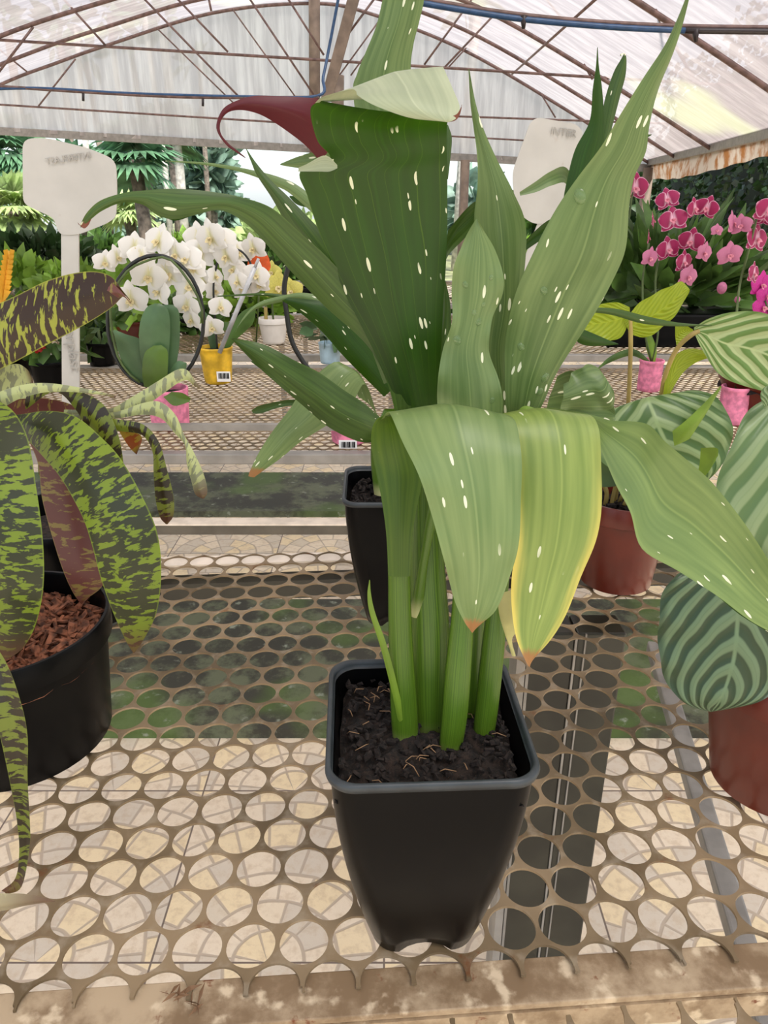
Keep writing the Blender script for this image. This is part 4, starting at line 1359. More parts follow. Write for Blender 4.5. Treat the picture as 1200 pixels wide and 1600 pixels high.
# ================================================================== CALATHEAS (right)
cm1 = mat_calathea('calathea_pale', G(100, 132, 62), G(170, 184, 128), 6, 0.5, 0.2, 0.45)
cm2 = mat_calathea('calathea_mid', G(66, 98, 42), G(130, 152, 100), 5.5, 0.6, 0.2, 0.35, 2)
cm3 = mat_calathea('calathea_big', G(84, 112, 64), G(130, 150, 106), 5.5, 0.55, 0.15, 0.55, 3)
cm4 = mat_calathea('calathea_dark', G(34, 58, 28), G(96, 118, 84), 5.5, 0.7, 0.15, 0.35, 4)
cm5 = mat_calathea('calathea_under', G(150, 170, 34), G(164, 180, 46), 8, 0.5, 0.45, 0.5, 5)
AX, AY = 0.33, 0.93
ca = thing('potted_prayer_plant', 'striped prayer plant in a red brown round pot, right of the black pots', 'potted plant', (AX, AY, ZB))
round_pot((AX, AY, ZB + .001), ca, 0.049, 0.064, 0.135, M['terra'], 0.028, 0.004)
soil_patch('soil', 0.058, ZB + 0.118, ca, True, None, 16, 0.006)
add_chunks(90, 0.05, ZB + 0.122, ca, M['crumb'], 'soil_crumbs', 0.005, True, 1.3, 0.7, 14)
for a in ([(955, 790, .93), (962, 760, .93), (975, 720, .92), (1000, 680, .90), (1027, 645, .88)], [(960, 790, .94), (968, 740, .94), (980, 650, .93), (985, 560, .92), (985, 490, .92)], [(968, 785, .93), (990, 730, .92), (1025, 650, .90), (1040, 585, .88), (1058, 545, .87), (1078, 525, .86), (1092, 517, .86)]):
    stalk('leaf_stalk', a, 0.0028, M['petiole'], ca)
for a in ([(975, 790, .92), (985, 770, .92), (1000, 740, .92)], [(945, 792, .93), (948, 770, .93), (940, 750, .93)]):
    stalk('leaf_stalk', a, 0.003, M['petiole'], ca)
leaf('leaf', [(1084, 512, 1086, 522, .86), (1108, 497, 1098, 548, .855), (1145, 488, 1124, 585, .85), (1190, 488, 1160, 602, .845), (1235, 510, 1200, 612, .84), (1270, 555, 1250, 612, .84), (1285, 600, 1283, 602, .84)], cm1, ca, -0.06, 7, 16, 0.002, 3, label='pale striped leaf held high')
leaf('leaf', [(1015, 634, 1038, 628, .88), (950, 640, 1075, 612, .87), (918, 668, 1118, 620, .86), (925, 705, 1140, 652, .85), (965, 738, 1143, 695, .845), (1040, 762, 1120, 735, .84), (1085, 768, 1095, 764, .84)], cm2, ca, -0.05, 7, 16, 0.003, 3, label='round striped leaf lying flat')
leaf('leaf', [(984, 480, 986, 500, .92), (962, 472, 968, 528, .92), (932, 478, 940, 533, .92), (905, 492, 915, 528, .92), (885, 505, 890, 515, .92)], cm5, ca, 0.08, 6, 10, 0.002, 3, label='yellow green leaf glowing from behind')
leaf('leaf', [(974, 500, 984, 522, .92), (1000, 473, 1010, 527, .92), (1030, 455, 1042, 506, .92), (1052, 445, 1064, 480, .92), (1066, 440, 1075, 460, .92), (1076, 450, 1077, 452, .92)], cm5, ca, 0.08, 6, 10, 0.002, 3)
leaf('leaf', [(1034, 634, 1037, 636, .88), (1040, 590, 1050, 610, .88), (1050, 560, 1066, 584, .88), (1075, 545, 1085, 568, .88), (1100, 548, 1105, 560, .88), (1116, 556, 1116, 558, .88)], cm5, ca, 0.1, 6, 8, label='small folded yellow leaf')
leaf('leaf', [(1058, 545, 1055, 510, .89), (1070, 530, 1065, 505, .89), (1085, 520, 1083, 515, .89)], cm5, ca, 0.1, 4, 5)
leaf('leaf', [(1010, 705, 1060, 722, .85), (1040, 682, 1068, 700, .845), (1068, 660, 1084, 676, .84), (1095, 635, 1104, 645, .84), (1126, 603, 1128, 604, .84)], M['sprout'], ca, 0.2, 5, 6, label='rolled pointed new leaf')
leaf('leaf', [(925, 760, 935, 700, .90), (960, 760, 975, 720, .91), (990, 745, 995, 735, .91)], M['broad'], ca, 0.1, 4, 6)
leaf('leaf', [(1085, 760, 1095, 700, .80), (1105, 740, 1120, 700, .79), (1118, 720, 1122, 712, .79)], M['sprout'], ca, 0.1, 4, 5)

DX, DY = 0.362, 0.535
cb = thing('potted_prayer_plant', 'prayer plant with big grey striped leaves in a red brown pot at the right edge', 'potted plant', (DX, DY, ZB))
round_pot((DX, DY, ZB + .001), cb, 0.054, 0.076, 0.135, M['terra'], 0.026, 0.004)
soil_patch('soil', 0.068, ZB + 0.115, cb, True, None, 16, 0.005)
leaf('leaf', [(1240, 612, 1262, 612, .56), (1190, 626, 1320, 630, .55), (1160, 655, 1345, 670, .54), (1138, 705, 1360, 740, .53), (1120, 765, 1362, 800, .525), (1125, 830, 1345, 860, .52), (1158, 892, 1320, 905, .52), (1205, 945, 1270, 945, .52), (1235, 965, 1240, 965, .52)], cm3, cb, -0.08, 7, 18, 0.002, 3, label='big grey green striped leaf')
leaf('leaf', [(1158, 885, 1180, 880, .50), (1090, 885, 1225, 900, .495), (1048, 905, 1250, 940, .49), (1031, 950, 1258, 985, .485), (1029, 1005, 1252, 1030, .48), (1035, 1050, 1228, 1068, .475), (1055, 1085, 1190, 1092, .47), (1082, 1103, 1145, 1108, .47), (1108, 1112, 1116, 1112, .47)], cm4, cb, -0.06, 7, 18, 0.002, 4, label='dark striped leaf hanging low')
leaf('leaf', [(1195, 640, 1200, 632, .53), (1188, 618, 1230, 600, .53), (1196, 604, 1240, 590, .53), (1220, 598, 1235, 590, .53)], cm3, cb, 0.1, 5, 6)
for a in ([(1240, 1060, .53), (1235, 960, .53), (1220, 900, .51), (1180, 890, .50)], [(1250, 1060, .54), (1262, 900, .56), (1262, 750, .57), (1252, 615, .56)]):
    stalk('leaf_stalk', a, 0.003, M['petiole'], cb)

# third pot, brown bowl on the second bench
cp = thing('planter_bowl', 'brown red rimmed bowl of dark soil behind the striped leaves', 'pot', (0.95, 1.80, ZB))
round_pot((0.95, 1.80, ZB + .001), cp, 0.075, 0.125, 0.14, M['terra'], 0.01, 0.003)
soil_patch('soil', 0.112, ZB + 0.09, cp, True, None, 12, 0.01)


# ================================================================== ORCHIDS
def petal_pts(mb, ang, length, width, cup=0.15, notch=0.0, z0=0.0, n=7, nu=6, bend=0.0, shape=0.6):
    """petal in the flower's plane (x right, z up, faces -y)"""
    d = Vector((math.cos(ang), 0, math.sin(ang)))
    s = Vector((-math.sin(ang), 0, math.cos(ang)))
    rows, uvs = [], []
    for i in range(n + 1):
        t = i / n
        w_ = width * (math.sin(PI * min(1, t ** shape * 0.98 + 0.02)) ** 0.7) * 0.5 + 0.02
        if i == n: w_ = 0.03 * width
        r, uu = [], []
        for j in range(nu + 1):
            q = j / nu * 2 - 1
            p = d * (length * t) + s * (w_ * q) + Vector((0, z0 - cup * length * t * (1 - t) * 2 + bend * t * t + 0.08 * q * q * width * 0.5, 0))
            r.append(p); uu.append((q, t))
        rows.append(r); uvs.append(uu)
    mb.grid(rows, uvs)


def make_flower(kind):
    mb = MB()
    if kind == 'pink':
        m_, lm_ = M['magenta_petal'], M['lip_pink']
    elif kind == 'rose':
        m_, lm_ = M['rose_petal'], M['lip_pink']
    elif kind == 'yellow':
        m_, lm_ = M['yellow_petal'], M['lip_yellow']
    else:
        m_, lm_ = M['white_petal'], M['lip_yellow']
    for a in (PI / 2, PI / 2 + 2.2, PI / 2 - 2.2):
        petal_pts(mb, a, 1.0, 0.72, 0.1, z0=0.04)
    for a in (0.22, PI - 0.22):
        petal_pts(mb, a, 1.0, 1.15, 0.1, z0=-0.04, shape=0.75)
    fl = mb.build('flower', m_, None)
    lp = MB()
    petal_pts(lp, -PI / 2, 0.32, 0.24, 0.2, z0=-0.12, n=4, nu=4, bend=-0.15)
    petal_pts(lp, -PI / 2 + 1.0, 0.26, 0.24, 0.2, z0=-0.12, n=4, nu=4, bend=-0.2)
    petal_pts(lp, -PI / 2 - 1.0, 0.26, 0.24, 0.2, z0=-0.12, n=4, nu=4, bend=-0.2)
    rows = [[Vector((0.09 * math.cos(b) * math.sin(a), -0.14 - 0.12 * math.cos(a), 0.09 * math.sin(b) * math.sin(a))) for b in [2 * PI * k / 8 for k in range(8)]] for a in [0.01, 0.5, 1.0, 1.57]]
    lp.grid(rows, closed=True)
    l = lp.build('lip', lm_, None)
    C.objects.unlink(fl); C.objects.unlink(l)
    return fl.data, l.data


FL = {k: make_flower(k) for k in ('pink', 'rose', 'white', 'yellow')}
for _o in [o for o in bpy.data.objects if o.name.startswith(('flower', 'lip')) and not o.users_collection]:
    bpy.data.objects.remove(_o)


def flower(plant_, kind, pos, size, yaw=0.0, pitch=0.0, roll=0.0):
    fl = bpy.data.objects.new('flower', FL[kind][0])
    link(fl, plant_)
    fl.location = Vector(pos) - Vector(plant_.location)
    fl.rotation_euler = (pitch, roll, yaw)
    fl.scale = (size, size, size)
    l = bpy.data.objects.new('lip', FL[kind][1])
    link(l, fl)
    return fl


rf = random.Random(11)


def pxm(Y, y):
    return Y / (F_ * CT - (y - 800) * ST)


def flowers(pl, kind, pts, Y, rpx, jitter=0.02):
    for p in pts:
        x, y = p[0], p[1]
        s = (p[2] if len(p) > 2 else rpx) * pxm(Y, y) * (0.88 if kind in ('pink', 'rose') else 1.0)
        yw = p[3] if len(p) > 3 else rf.uniform(-.6, .6)
        kd = p[4] if len(p) > 4 else kind
        flower(pl, kd, P(x, y, Y + rf.uniform(-jitter, jitter)), s, yw, rf.uniform(-.35, .2), rf.uniform(-.3, .3))


def oleaf(pl, secs, mat, label=None):
    leaf('leaf', secs, mat, pl, 0.12, 6, 8, label=label)


# ringed white orchid in a pink pot
Y1_ = 1.72
o1p = PZ(254, 683, ZB)
op = thing('potted_orchid', 'white orchid trained around a black ring, in a pink wrapped pot', 'potted plant', (o1p.x, Y1_, ZB))
round_pot((o1p.x, Y1_, ZB + .001), op, 0.044, 0.05, 0.098, M['pink_pot'], 0.008, 0.001, seg=28)
soil_patch('soil', 0.044, ZB + 0.088, op, True, None, 8, 0.004)
ring = [P(243 + 75 * math.cos(a), 502 + 103 * math.sin(a), Y1_) for a in [math.radians(100 + i * 10) for i in range(33)]]
mb = MB(); mb.tube(ring, 0.0045, 8); mb.build('ring_hoop', M['wire'], op)
ring2 = [P(243 + (71 + 3 * math.sin(i)) * math.cos(a), 502 + (99 + 3 * math.cos(i * 1.3)) * math.sin(a), Y1_ - 0.008) for i, a in enumerate([math.radians(110 + i * 12) for i in range(22)])]
mb = MB(); mb.tube(ring2, 0.003, 6); mb.build('flower_stem', M['stem'], op)
oleaf(op, [(245, 606, 258, 606, 1.72), (205, 590, 245, 580, 1.72), (185, 550, 225, 535, 1.71), (180, 528, 196, 522, 1.70), (176, 517, 179, 515, 1.70)], M['orchid_leaf'])
oleaf(op, [(236, 600, 262, 600, 1.71), (220, 560, 263, 562, 1.70), (218, 510, 266, 512, 1.69), (228, 482, 262, 484, 1.69), (242, 474, 250, 474, 1.69)], M['orchid_leaf'], 'broad upright grey green leaf')
oleaf(op, [(250, 600, 270, 600, 1.73), (255, 540, 280, 540, 1.74), (250, 490, 280, 490, 1.74), (256, 476, 270, 476, 1.74)], M['orchid_leaf'])
oleaf(op, [(225, 604, 262, 606, 1.69), (222, 580, 262, 582, 1.68), (226, 552, 262, 550, 1.68), (240, 540, 252, 539, 1.68)], M['orchid_leaf2'])
oleaf(op, [(250, 606, 262, 610, 1.70), (262, 585, 280, 596, 1.70), (276, 565, 290, 578, 1.70), (290, 566, 292, 568, 1.70)], M['orchid_leaf'])
oleaf(op, [(255, 620, 268, 612, 1.66), (272, 634, 285, 614, 1.65), (296, 628, 298, 622, 1.65)], M['orchid_leaf2'])
flowers(op, 'white', [(205, 468, 30), (183, 402, 20, 1.0), (210, 388, 26, .5), (248, 378, 30), (232, 432, 30), (262, 430, 32), (290, 405, 28), (248, 455, 26), (296, 448, 26), (292, 478, 24), (300, 420, 24), (275, 398, 26), (164, 410, 20), (300, 500, 20), (222, 402, 24)], Y1_ + 0.05, 26)
# white orchid in a yellow pot
Y2_ = 2.2
c_ = PZ(341, 600, ZB)
oy = thing('potted_orchid', 'white orchid in a yellow marbled pot with a barcode sticker', 'potted plant', (c_.x, Y2_, ZB))
round_pot((c_.x, Y2_, ZB + .001), oy, 0.04, 0.051, 0.11, M['yellow_pot'], 0.008, 0.002, seg=28)
soil_patch('soil', 0.044, ZB + 0.102, oy, True, None, 8, 0.005)


def barcode(pl, c, wd, ht):
    mb = MB(); mb.box(c, wd, 0.002, ht); o = mb.build('barcode_sticker', M['white'], pl, smooth=False)
    mb = MB()
    n = 9
    for i in range(n):
        mb.box((c[0] - wd * .36 + wd * .72 * i / (n - 1), c[1] - 0.0015, c[2] + ht * 0.08), wd * (0.03 + 0.03 * (i % 3)), 0.0008, ht * 0.55)
    s_ = mb.build('bars', M['ink'], o, smooth=False)
    return o


p_ = P(349, 589, Y2_ - 0.052)
barcode(oy, (p_.x, Y2_ - 0.0475, p_.z), 0.04, 0.03)
flowers(oy, 'white', [(345, 375, 26), (372, 395, 24), (330, 372, 30), (312, 395, 28), (365, 422, 24), (336, 432, 18, 1.0), (335, 455, 20, .9), (344, 480, 20, .5), (331, 512, 20), (380, 450, 22), (372, 440, 20), (400, 430, 22), (405, 445, 18), (318, 440, 26), (396, 388, 24), (310, 372, 26), (354, 400, 26)], Y2_ + 0.02, 24, 0.05)
for a in ([(340, 548, 2.2), (336, 500, 2.2), (334, 440, 2.2), (345, 390, 2.2)], [(345, 548, 2.22), (372, 480, 2.22), (395, 430, 2.22), (380, 395, 2.22), (350, 385, 2.22)]):
    stalk('flower_stem', a, 0.003, M['wire'], oy)
oleaf(oy, [(345, 552, 352, 552, 2.2), (355, 520, 370, 530, 2.2), (375, 490, 395, 505, 2.2), (395, 478, 400, 482, 2.2)], M['broad'])
oleaf(oy, [(330, 550, 340, 552, 2.22), (318, 505, 330, 500, 2.22), (300, 480, 306, 476, 2.22)], M['orchid_leaf'])
tb = thing('plastic_tube', 'pale grey plastic tube leaning in the yellow pot', 'tube', P(343, 551, 2.14))
mb = MB(); mb.tube([P(343, 551, 2.14), P(398, 418, 2.12)], 0.0065, 10); mb.build('tube', M['clear'], tb)
mb = MB(); mb.tube([P(398, 418, 2.12), P(404, 404, 2.12)], 0.004, 8); mb.build('tip', M['clear'], tb)
# big hoop at the middle
hp = thing('potted_orchid', 'pale yellow orchid on a dark hoop in a white pot, seen past the calla leaves', 'potted plant', (PZ(430, 536, ZB).x, 2.88, ZB))
hx = hp.location.x
round_pot((hx, 2.88, ZB + .001), hp, 0.042, 0.058, 0.10, M['white_pot'], 0.022, 0.004, seg=28)
flowers(hp, 'yellow', [(435, 448, 26), (455, 455, 22), (425, 425, 18)], 2.86, 22)
stalk('flower_stem', [(428, 510, 2.88), (426, 470, 2.88), (440, 440, 2.88)], 0.004, M['stem'], hp)
stalk('support_cane', [(416, 512, 2.88), (415, 480, 2.88)], 0.007, M['petiole'], hp)
hq = thing('orchid_hoop', 'dark wire hoop curving down beside the white pot', 'hoop', P(492, 585, 2.1))
mb = MB(); mb.tube(spline([P(492, 590, 2.1), P(470, 560, 2.1), P(455, 530, 2.1), P(448, 490, 2.1), P(444, 450, 2.1), P(452, 410, 2.1)], 6), 0.007, 8)
tag(mb.build('hoop', M['wire'], hq), None)
t_ = thing('orange_flower', 'orange flower showing beside the white orchids', 'flower', P(405, 412, 2.3))
fm = MB()
for a in (0.3, 1.5, 2.7, 4.0, 5.2):
    petal_pts(fm, a, 0.03, 0.022, 0.1)
f_ = fm.build('petals', M['orange'], t_); f_.matrix_parent_inverse = Matrix()
for i in range(len(f_.data.vertices)): pass
mb = MB(); mb.tube([P(405, 416, 2.31), P(404, 470, 2.31), P(400, 540, 2.34)], 0.003, 6); mb.build('stem', M['stem'], t_)


def small_pot(label, x, yb, wpx, hpx, mat, Y=None, name='potted_plant', taper=0.85, foliage=None):
    c = PZ(x, yb, ZB)
    k = pxm(c.y, yb)
    r_ = wpx / 2 * k
    t = thing(name, label, 'potted plant', (c.x, c.y + r_ * taper, ZB))
    round_pot((c.x, c.y + r_ * taper, ZB + .001), t, r_ * taper, r_, hpx * k * 1.0, mat, 0.01, 0.002, seg=28)
    return t, c.y + r_ * taper, k


t, Yp, k_ = small_pot('pink wrapped pot with barcode sticker, just behind the rear black pot', 545, 700, 62, 30, M['pink_pot'], taper=0.9)
p_ = P(545, 687, Yp)
barcode(t, (p_.x, Yp - 31 * k_ * 0.97, p_.z), 0.04, 0.024)
soil_patch('soil', 0.03, ZB + 28 * k_, t, True, None, 6, 0.003)
oleaf(t, [(520, 676, 530, 676, Yp), (505, 650, 520, 645, Yp), (498, 630, 502, 628, Yp)], M['orchid_leaf'])


def bush(mb, c, rx, ry, rz, n, size, rnd, elong=1.8, up=0.3, nu=2):
    """cloud of bent leaf blades"""
    for _ in range(n):
        while True:
            a = Vector((rnd.uniform(-1, 1), rnd.uniform(-1, 1), rnd.uniform(-1, 1)))
            if 0.15 < a.length < 1: break
        p = Vector(c) + Vector((a.x * rx, a.y * ry, a.z * rz))
        d = (a.normalized() + Vector((rnd.uniform(-.6, .6), rnd.uniform(-.6, .6), up + rnd.uniform(-.5, .5)))).normalized()
        s_ = d.cross(Vector((rnd.uniform(-1, 1), rnd.uniform(-1, 1), rnd.uniform(-1, 1)))).normalized()
        nn = d.cross(s_)
        L_ = size * elong * rnd.uniform(.6, 1.2)
        W__ = size * rnd.uniform(.6, 1.1) * 0.5
        rows, uu = [], []
        for i, (t, w__) in enumerate(((0, .12), (.3, .9), (.65, .85), (1, .04))):
            q = p + d * (L_ * t) + nn * (L_ * 0.25 * t * t)
            rows.append([q - s_ * W__ * w__ + nn * W__ * .25 * w__, q, q + s_ * W__ * w__ + nn * W__ * .25 * w__])
            uu.append([(-1, t), (0, t), (1, t)])
        mb.grid(rows, uu)


rb_ = random.Random(21)
# black pots with leafy plants at left
t, Yp, k_ = small_pot('leafy green plant in a small black pot, left of the black ring', 155, 576, 46, 38, M['black_pot'])
mb = MB(); bush(mb, (t.location.x - .01, Yp, ZB + .15), .09, .06, .09, 60, .05, rb_, 1.3); mb.build('foliage', M['broad'], t)
mb = MB(); mb.tube([(t.location.x, Yp, ZB + .05), (t.location.x, Yp, ZB + .12)], .005, 6); mb.build('stem', M['stem'], t)
for (x, yb, wp, hp_, lb, fx_) in ((75, 612, 68, 44, 'kalanchoe with red flowers in a black pot, beside the white tag stem', (45, 545)), (5, 600, 70, 50, 'red flowered plant at the far left edge under the golden bract', (8, 485))):
    t, Yp, k_ = small_pot(lb, x, yb, wp, hp_, M['black_pot'])
    mb = MB(); bush(mb, (t.location.x, Yp, ZB + .15), .12, .08, .075, 110, .05, rb_, 1.2); mb.build('foliage', M['broad'], t)
    fc = P(fx_[0], fx_[1], Yp - .05)
    for q in range(2 if x > 50 else 4):
        fm = MB()
        for _ in range(26):
            a = Vector((rb_.uniform(-1, 1), rb_.uniform(-.5, .5), rb_.uniform(-.5, .5)))
            cc = fc + Vector(((q % 2) * .025 * (-1 if q > 1 else 1), 0, (q // 2) * -.03)) + a * .02
            for an in (0, 1.57, 3.14, 4.71):
                dd = Vector((math.cos(an), -.2, math.sin(an))) * .006
                ss = Vector((-math.sin(an), 0, math.cos(an))) * .003
                fm.add([cc, cc + dd * .6 + ss, cc + dd, cc + dd * .6 - ss], [(0, 1, 2, 3)])
        fm.build('flower_head', M['red_flower'], t)
# golden bract spike
t = thing('golden_bract', 'golden feathery bract spike at the left edge', 'flower', P(0, 480, 1.2))
mb = MB()
rows = 9
for i in range(rows):
    for s in (-1, 1):
        y = 395 + i * 8
        xb = 14 - i * 1.2
        a, b = P(xb, y + 12, 1.2), P(xb + s * (9 + i * .5), y - 4, 1.19)
        c = P(xb + s * 2, y - 6, 1.195)
        mb.add([a, P(xb + s * 7, y + 6, 1.2), b, c], [(0, 1, 2, 3)])
mb.build('bract', M['gold_bract'], t)
mb = MB(); mb.tube([P(14, 392, 1.2), P(6, 450, 1.205), P(-6, 520, 1.21), P(-10, 620, 1.22)], [.002, .006, .005, .004], 8); mb.build('stem', M['gold_bract'], t)
# brown pot behind the ring
t, Yp, k_ = small_pot('red brown pot with lime leaves behind the black ring', 205, 545, 58, 40, M['terra'])
mb = MB(); bush(mb, (t.location.x + .06, Yp, ZB + .17), .2, .08, .10, 60, .07, rb_, 1.4); mb.build('foliage', M['broad_lime'], t)
t, Yp, k_ = small_pot('pale blue pot half hidden behind the calla leaves', 515, 572, 36, 34, M['blue_pot'])
mb = MB(); bush(mb, (t.location.x, Yp, ZB + .12), .06, .05, .06, 30, .05, rb_, 1.4); mb.build('foliage', M['orchid_leaf'], t)
# broad pale leaf clump between the callas
# pink pots on the right
t, Yp, k_ = small_pot('bright pink wrapped pot seen between the prayer plant stalks', 1018, 616, 38, 50, M['pink_pot'], taper=0.92)
kY = Yp
oleaf(t, [(1012, 566, 1020, 568, kY), (985, 556, 990, 545, kY), (950, 568, 955, 556, kY), (930, 580, 932, 577, kY)], M['broad'])
oleaf(t, [(1016, 566, 1024, 566, kY), (1010, 545, 1026, 545, kY), (1008, 520, 1016, 518, kY)], M['broad_lime'])
for x2 in (1008, 1028):
    stalk('flower_stem', [(1018, 566, kY), (x2, 520, kY), (x2 - 4, 440, kY + .03), (x2 + 6, 380, kY + .03)], 0.0028, M['stem'], t)
flowers(t, 'pink', [(1043, 312, 22), (1052, 344, 26), (1085, 326, 20, .5), (1104, 325, 22, -.3), (1044, 390, 24), (1080, 377, 24), (1068, 410, 22), (1020, 345, 16, 1.1), (1013, 372, 15, 1.2)], kY, 22)
flowers(t, 'rose', [(1015, 403, 20), (1100, 395, 20), (1075, 432, 22), (1120, 360, 12)], kY - .02, 20)
t, Yp, k_ = small_pot('pink wrapped pot behind the tip of the striped leaf, under the orchids at right', 1150, 668, 46, 60, M['pink_pot'], taper=0.92)
kY = Yp + .1
stalk('flower_stem', [(1150, 610, Yp), (1150, 520, Yp), (1155, 450, kY), (1170, 390, kY), (1185, 330, kY)], 0.0028, M['stem'], t)
flowers(t, 'pink', [(1200, 330, 28), (1182, 374, 28), (1177, 428, 22, .7), (1195, 340, 20)], kY, 24)
flowers(t, 'rose', [(1145, 350, 24, .8), (1140, 398, 24), (1158, 352, 20)], kY - .02, 22)
for x2, y2, r_ in ((1128, 450, .012), (1152, 468, .007)):
    c = P(x2, y2, kY)
    mb = MB()
    mb.grid([[c + Vector((math.sin(a) * math.cos(b) * r_, math.sin(a) * math.sin(b) * r_, math.cos(a) * r_ * 1.2)) for b in [2 * PI * k / 10 for k in range(10)]] for a in [0.01 + i * (PI - .02) / 6 for i in range(7)]], closed=True)
    mb.build('flower_bud', M['rose_petal'], t)
t = thing('potted_orchid', 'magenta orchid at the right edge beside the pale striped leaf', 'potted plant', PZ(1235, 600, ZB))
Yq = t.location.y
round_pot(t.location, t, .045, .055, .1, M['black_pot'], seg=24)
M['hot'] = mat_plain('hot_pink_petal', G(206, 44, 150), 0.5, trans=0.3)
stalk('flower_stem', [(1235, 560, Yq), (1215, 520, Yq), (1195, 470, Yq)], 0.003, M['stem'], t)
for (x, y) in ((1190, 445), (1192, 480), (1198, 462)):
    f = flower(t, 'rose', P(x, y, Yq), 22 * pxm(Yq, y), 0.3)
    f.data = f.data.copy(); f.data.materials[0] = M['hot']
fl1 = thing('potted_orchid', 'dark pink orchid showing beside the corner post', 'potted plant', PZ(985, 512, ZB))
Yq = fl1.location.y
round_pot(fl1.location, fl1, .05, .06, .11, M['black_pot'], seg=24)
stalk('flower_stem', [(985, 500, Yq), (978, 400, Yq), (988, 300, Yq)], 0.004, M['stem'], fl1)
flower(fl1, 'pink', P(992, 294, Yq), 24 * pxm(Yq, 294), 0.2)

# black troughs with tall orchid plants at right
t = thing('seedling_trough', 'long black trough packed with strap leaved plants behind the pink pot', 'trough', PZ(1050, 545, ZB))
Yq = t.location.y
mb = MB()
xa, xb = P(950, 530, Yq).x, P(1175, 530, Yq).x
zt = P(1050, 492, Yq).z
mb.box(((xa + xb) / 2, Yq + .13, (ZB + zt) / 2 + .001), xb - xa, .24, zt - ZB)
o = mb.build('trough_body', M['black_pot'], t, smooth=False); bevel(o, .01)
mb = MB(); bush(mb, ((xa + xb) / 2, Yq + .15, zt + .12), (xb - xa) * .55, .12, .13, 220, .06, rb_, 3.2, 1.0)
mb.build('strap_leaves', M['broad'], t)
# foliage clumps on benches, each its own plant
CL = [  # x, y centre px, Y, radius px x, y, leaf size m, n, mat, label
    (30, 440, 3.2, 70, 55, .10, 150, 'broad_lime', 'lime green leafy plant behind the golden bract'),
    (120, 450, 3.0, 60, 50, .09, 140, 'broad_lime', 'lime fern like plant behind the white tag stem'),
    (60, 395, 4.4, 90, 32, .12, 200, 'broad_dark', 'dark green plant under the pale building at left'),
    (180, 440, 3.3, 55, 50, .08, 120, 'broad', 'mid green plant behind the top of the black ring'),
    (190, 520, 2.9, 55, 45, .07, 120, 'broad_dark', 'dark leafy plant inside the left of the black ring'),
    (285, 500, 3.2, 70, 45, .09, 130, 'broad', 'green plant seen through the black ring'),
    (270, 410, 4.4, 80, 40, .10, 170, 'broad_lime', 'lime plant behind the white orchid cluster'),
    (395, 470, 3.4, 60, 60, .09, 150, 'broad_lime', 'lime leafy plant behind the yellow orchid'),
    (470, 480, 4.4, 60, 55, .10, 160, 'broad', 'green plant behind the big hoop'),
    (370, 420, 4.6, 60, 45, .10, 140, 'broad_dark', 'dark plant behind the orange flower'),
    (780, 480, 4.4, 70, 60, .12, 160, 'broad_dark', 'dark plant behind the short calla leaf'),
    (930, 440, 4.3, 60, 60, .11, 170, 'broad_lime', 'lime plant behind the right calla leaf'),
    (985, 430, 3.6, 50, 60, .10, 150, 'broad', 'broad leaved plant behind the yellow green prayer leaves'),
    (1070, 440, 4.2, 70, 60, .13, 180, 'broad_dark', 'dark strap leaved plant behind the pink orchids'),
    (1140, 430, 3.4, 50, 60, .12, 130, 'broad', 'broad green plant behind the pink orchids at right'),
    (1210, 430, 4.3, 60, 80, .14, 160, 'broad_dark', 'dark plant at the right edge behind the orchids'),
]
for (x, y, Yc, rx, ry, ls, n_, mt, lb) in CL:
    c = P(x, y, Yc)
    k = pxm(Yc, y)
    rxm, rzm = rx * k, min(ry * k, max(.12, (c.z - ZB) * .95))
    t = thing('leafy_plant', lb, 'plant', (c.x, Yc, ZB), group=None)
    mb = MB(); bush(mb, c - Vector((0, 0, rzm * .25)), rxm * .9, rxm * .5, rzm * .75, int(n_ * 1.7), ls * .62, rb_, 1.4, .35)
    mb.build('foliage', M[mt], t)
    hpot = min(.16, max(.06, c.z - rzm - ZB + 0.08))
    round_pot((c.x, Yc, ZB + .001), t, .07, .085, hpot, M['black_pot'], seg=20)
    mb = MB(); mb.tube([(c.x, Yc, ZB + .02), (c.x, Yc, c.z)], .008, 6); mb.build('stem', M['stem'], t)

# ================================================================== OUTSIDE
def fan_palm(label, x, y, Y, rpx, nf, mat, trunk_px, tr=0.14, name='fan_palm'):
    c = P(x, y, Y)
    t = thing(name, label, 'tree', (c.x, Y, -0.05))
    R_ = rpx * pxm(Y, y)
    mb = MB(); mb.tube([(c.x, Y, -.05), (c.x + .05, Y, c.z * .5), (c.x, Y, c.z)], [tr, tr * .85, tr * .8], 10)
    mb.build('trunk', M['bark'], t)
    mb = MB()
    rg = random.Random(int(x * 7 + y))
    for _ in range(nf):
        th_, ph_ = rg.uniform(0, 2 * PI), rg.uniform(-.6, 1.3)
        d = Vector((math.cos(th_) * math.cos(ph_), math.sin(th_) * math.cos(ph_), math.sin(ph_)))
        base = c + d * R_ * .3
        s_ = d.cross(Vector((0, 0, 1)))
        if s_.length < .1: s_ = Vector((1, 0, 0))
        s_.normalize()
        nn = s_.cross(d)
        mb.tube([c, base], .015, 4)
        nb = 15
        for b in range(nb):
            a = (b / (nb - 1) - .5) * 3.6
            dd = (d * math.cos(a) + s_ * math.sin(a)).normalized()
            q = s_ * math.cos(a) - d * math.sin(a)
            L_ = R_ * .7 * (1 - .12 * abs(a))
            w__ = L_ * .09
            tip_ = base + dd * L_ - Vector((0, 0, L_ * .28))
            midp = base + dd * L_ * .55
            mb.add([base, midp + q * w__, tip_, midp - q * w__], [(0, 1, 2, 3)])
    mb.build('crown', M[mat], t, smooth=False)
    return t


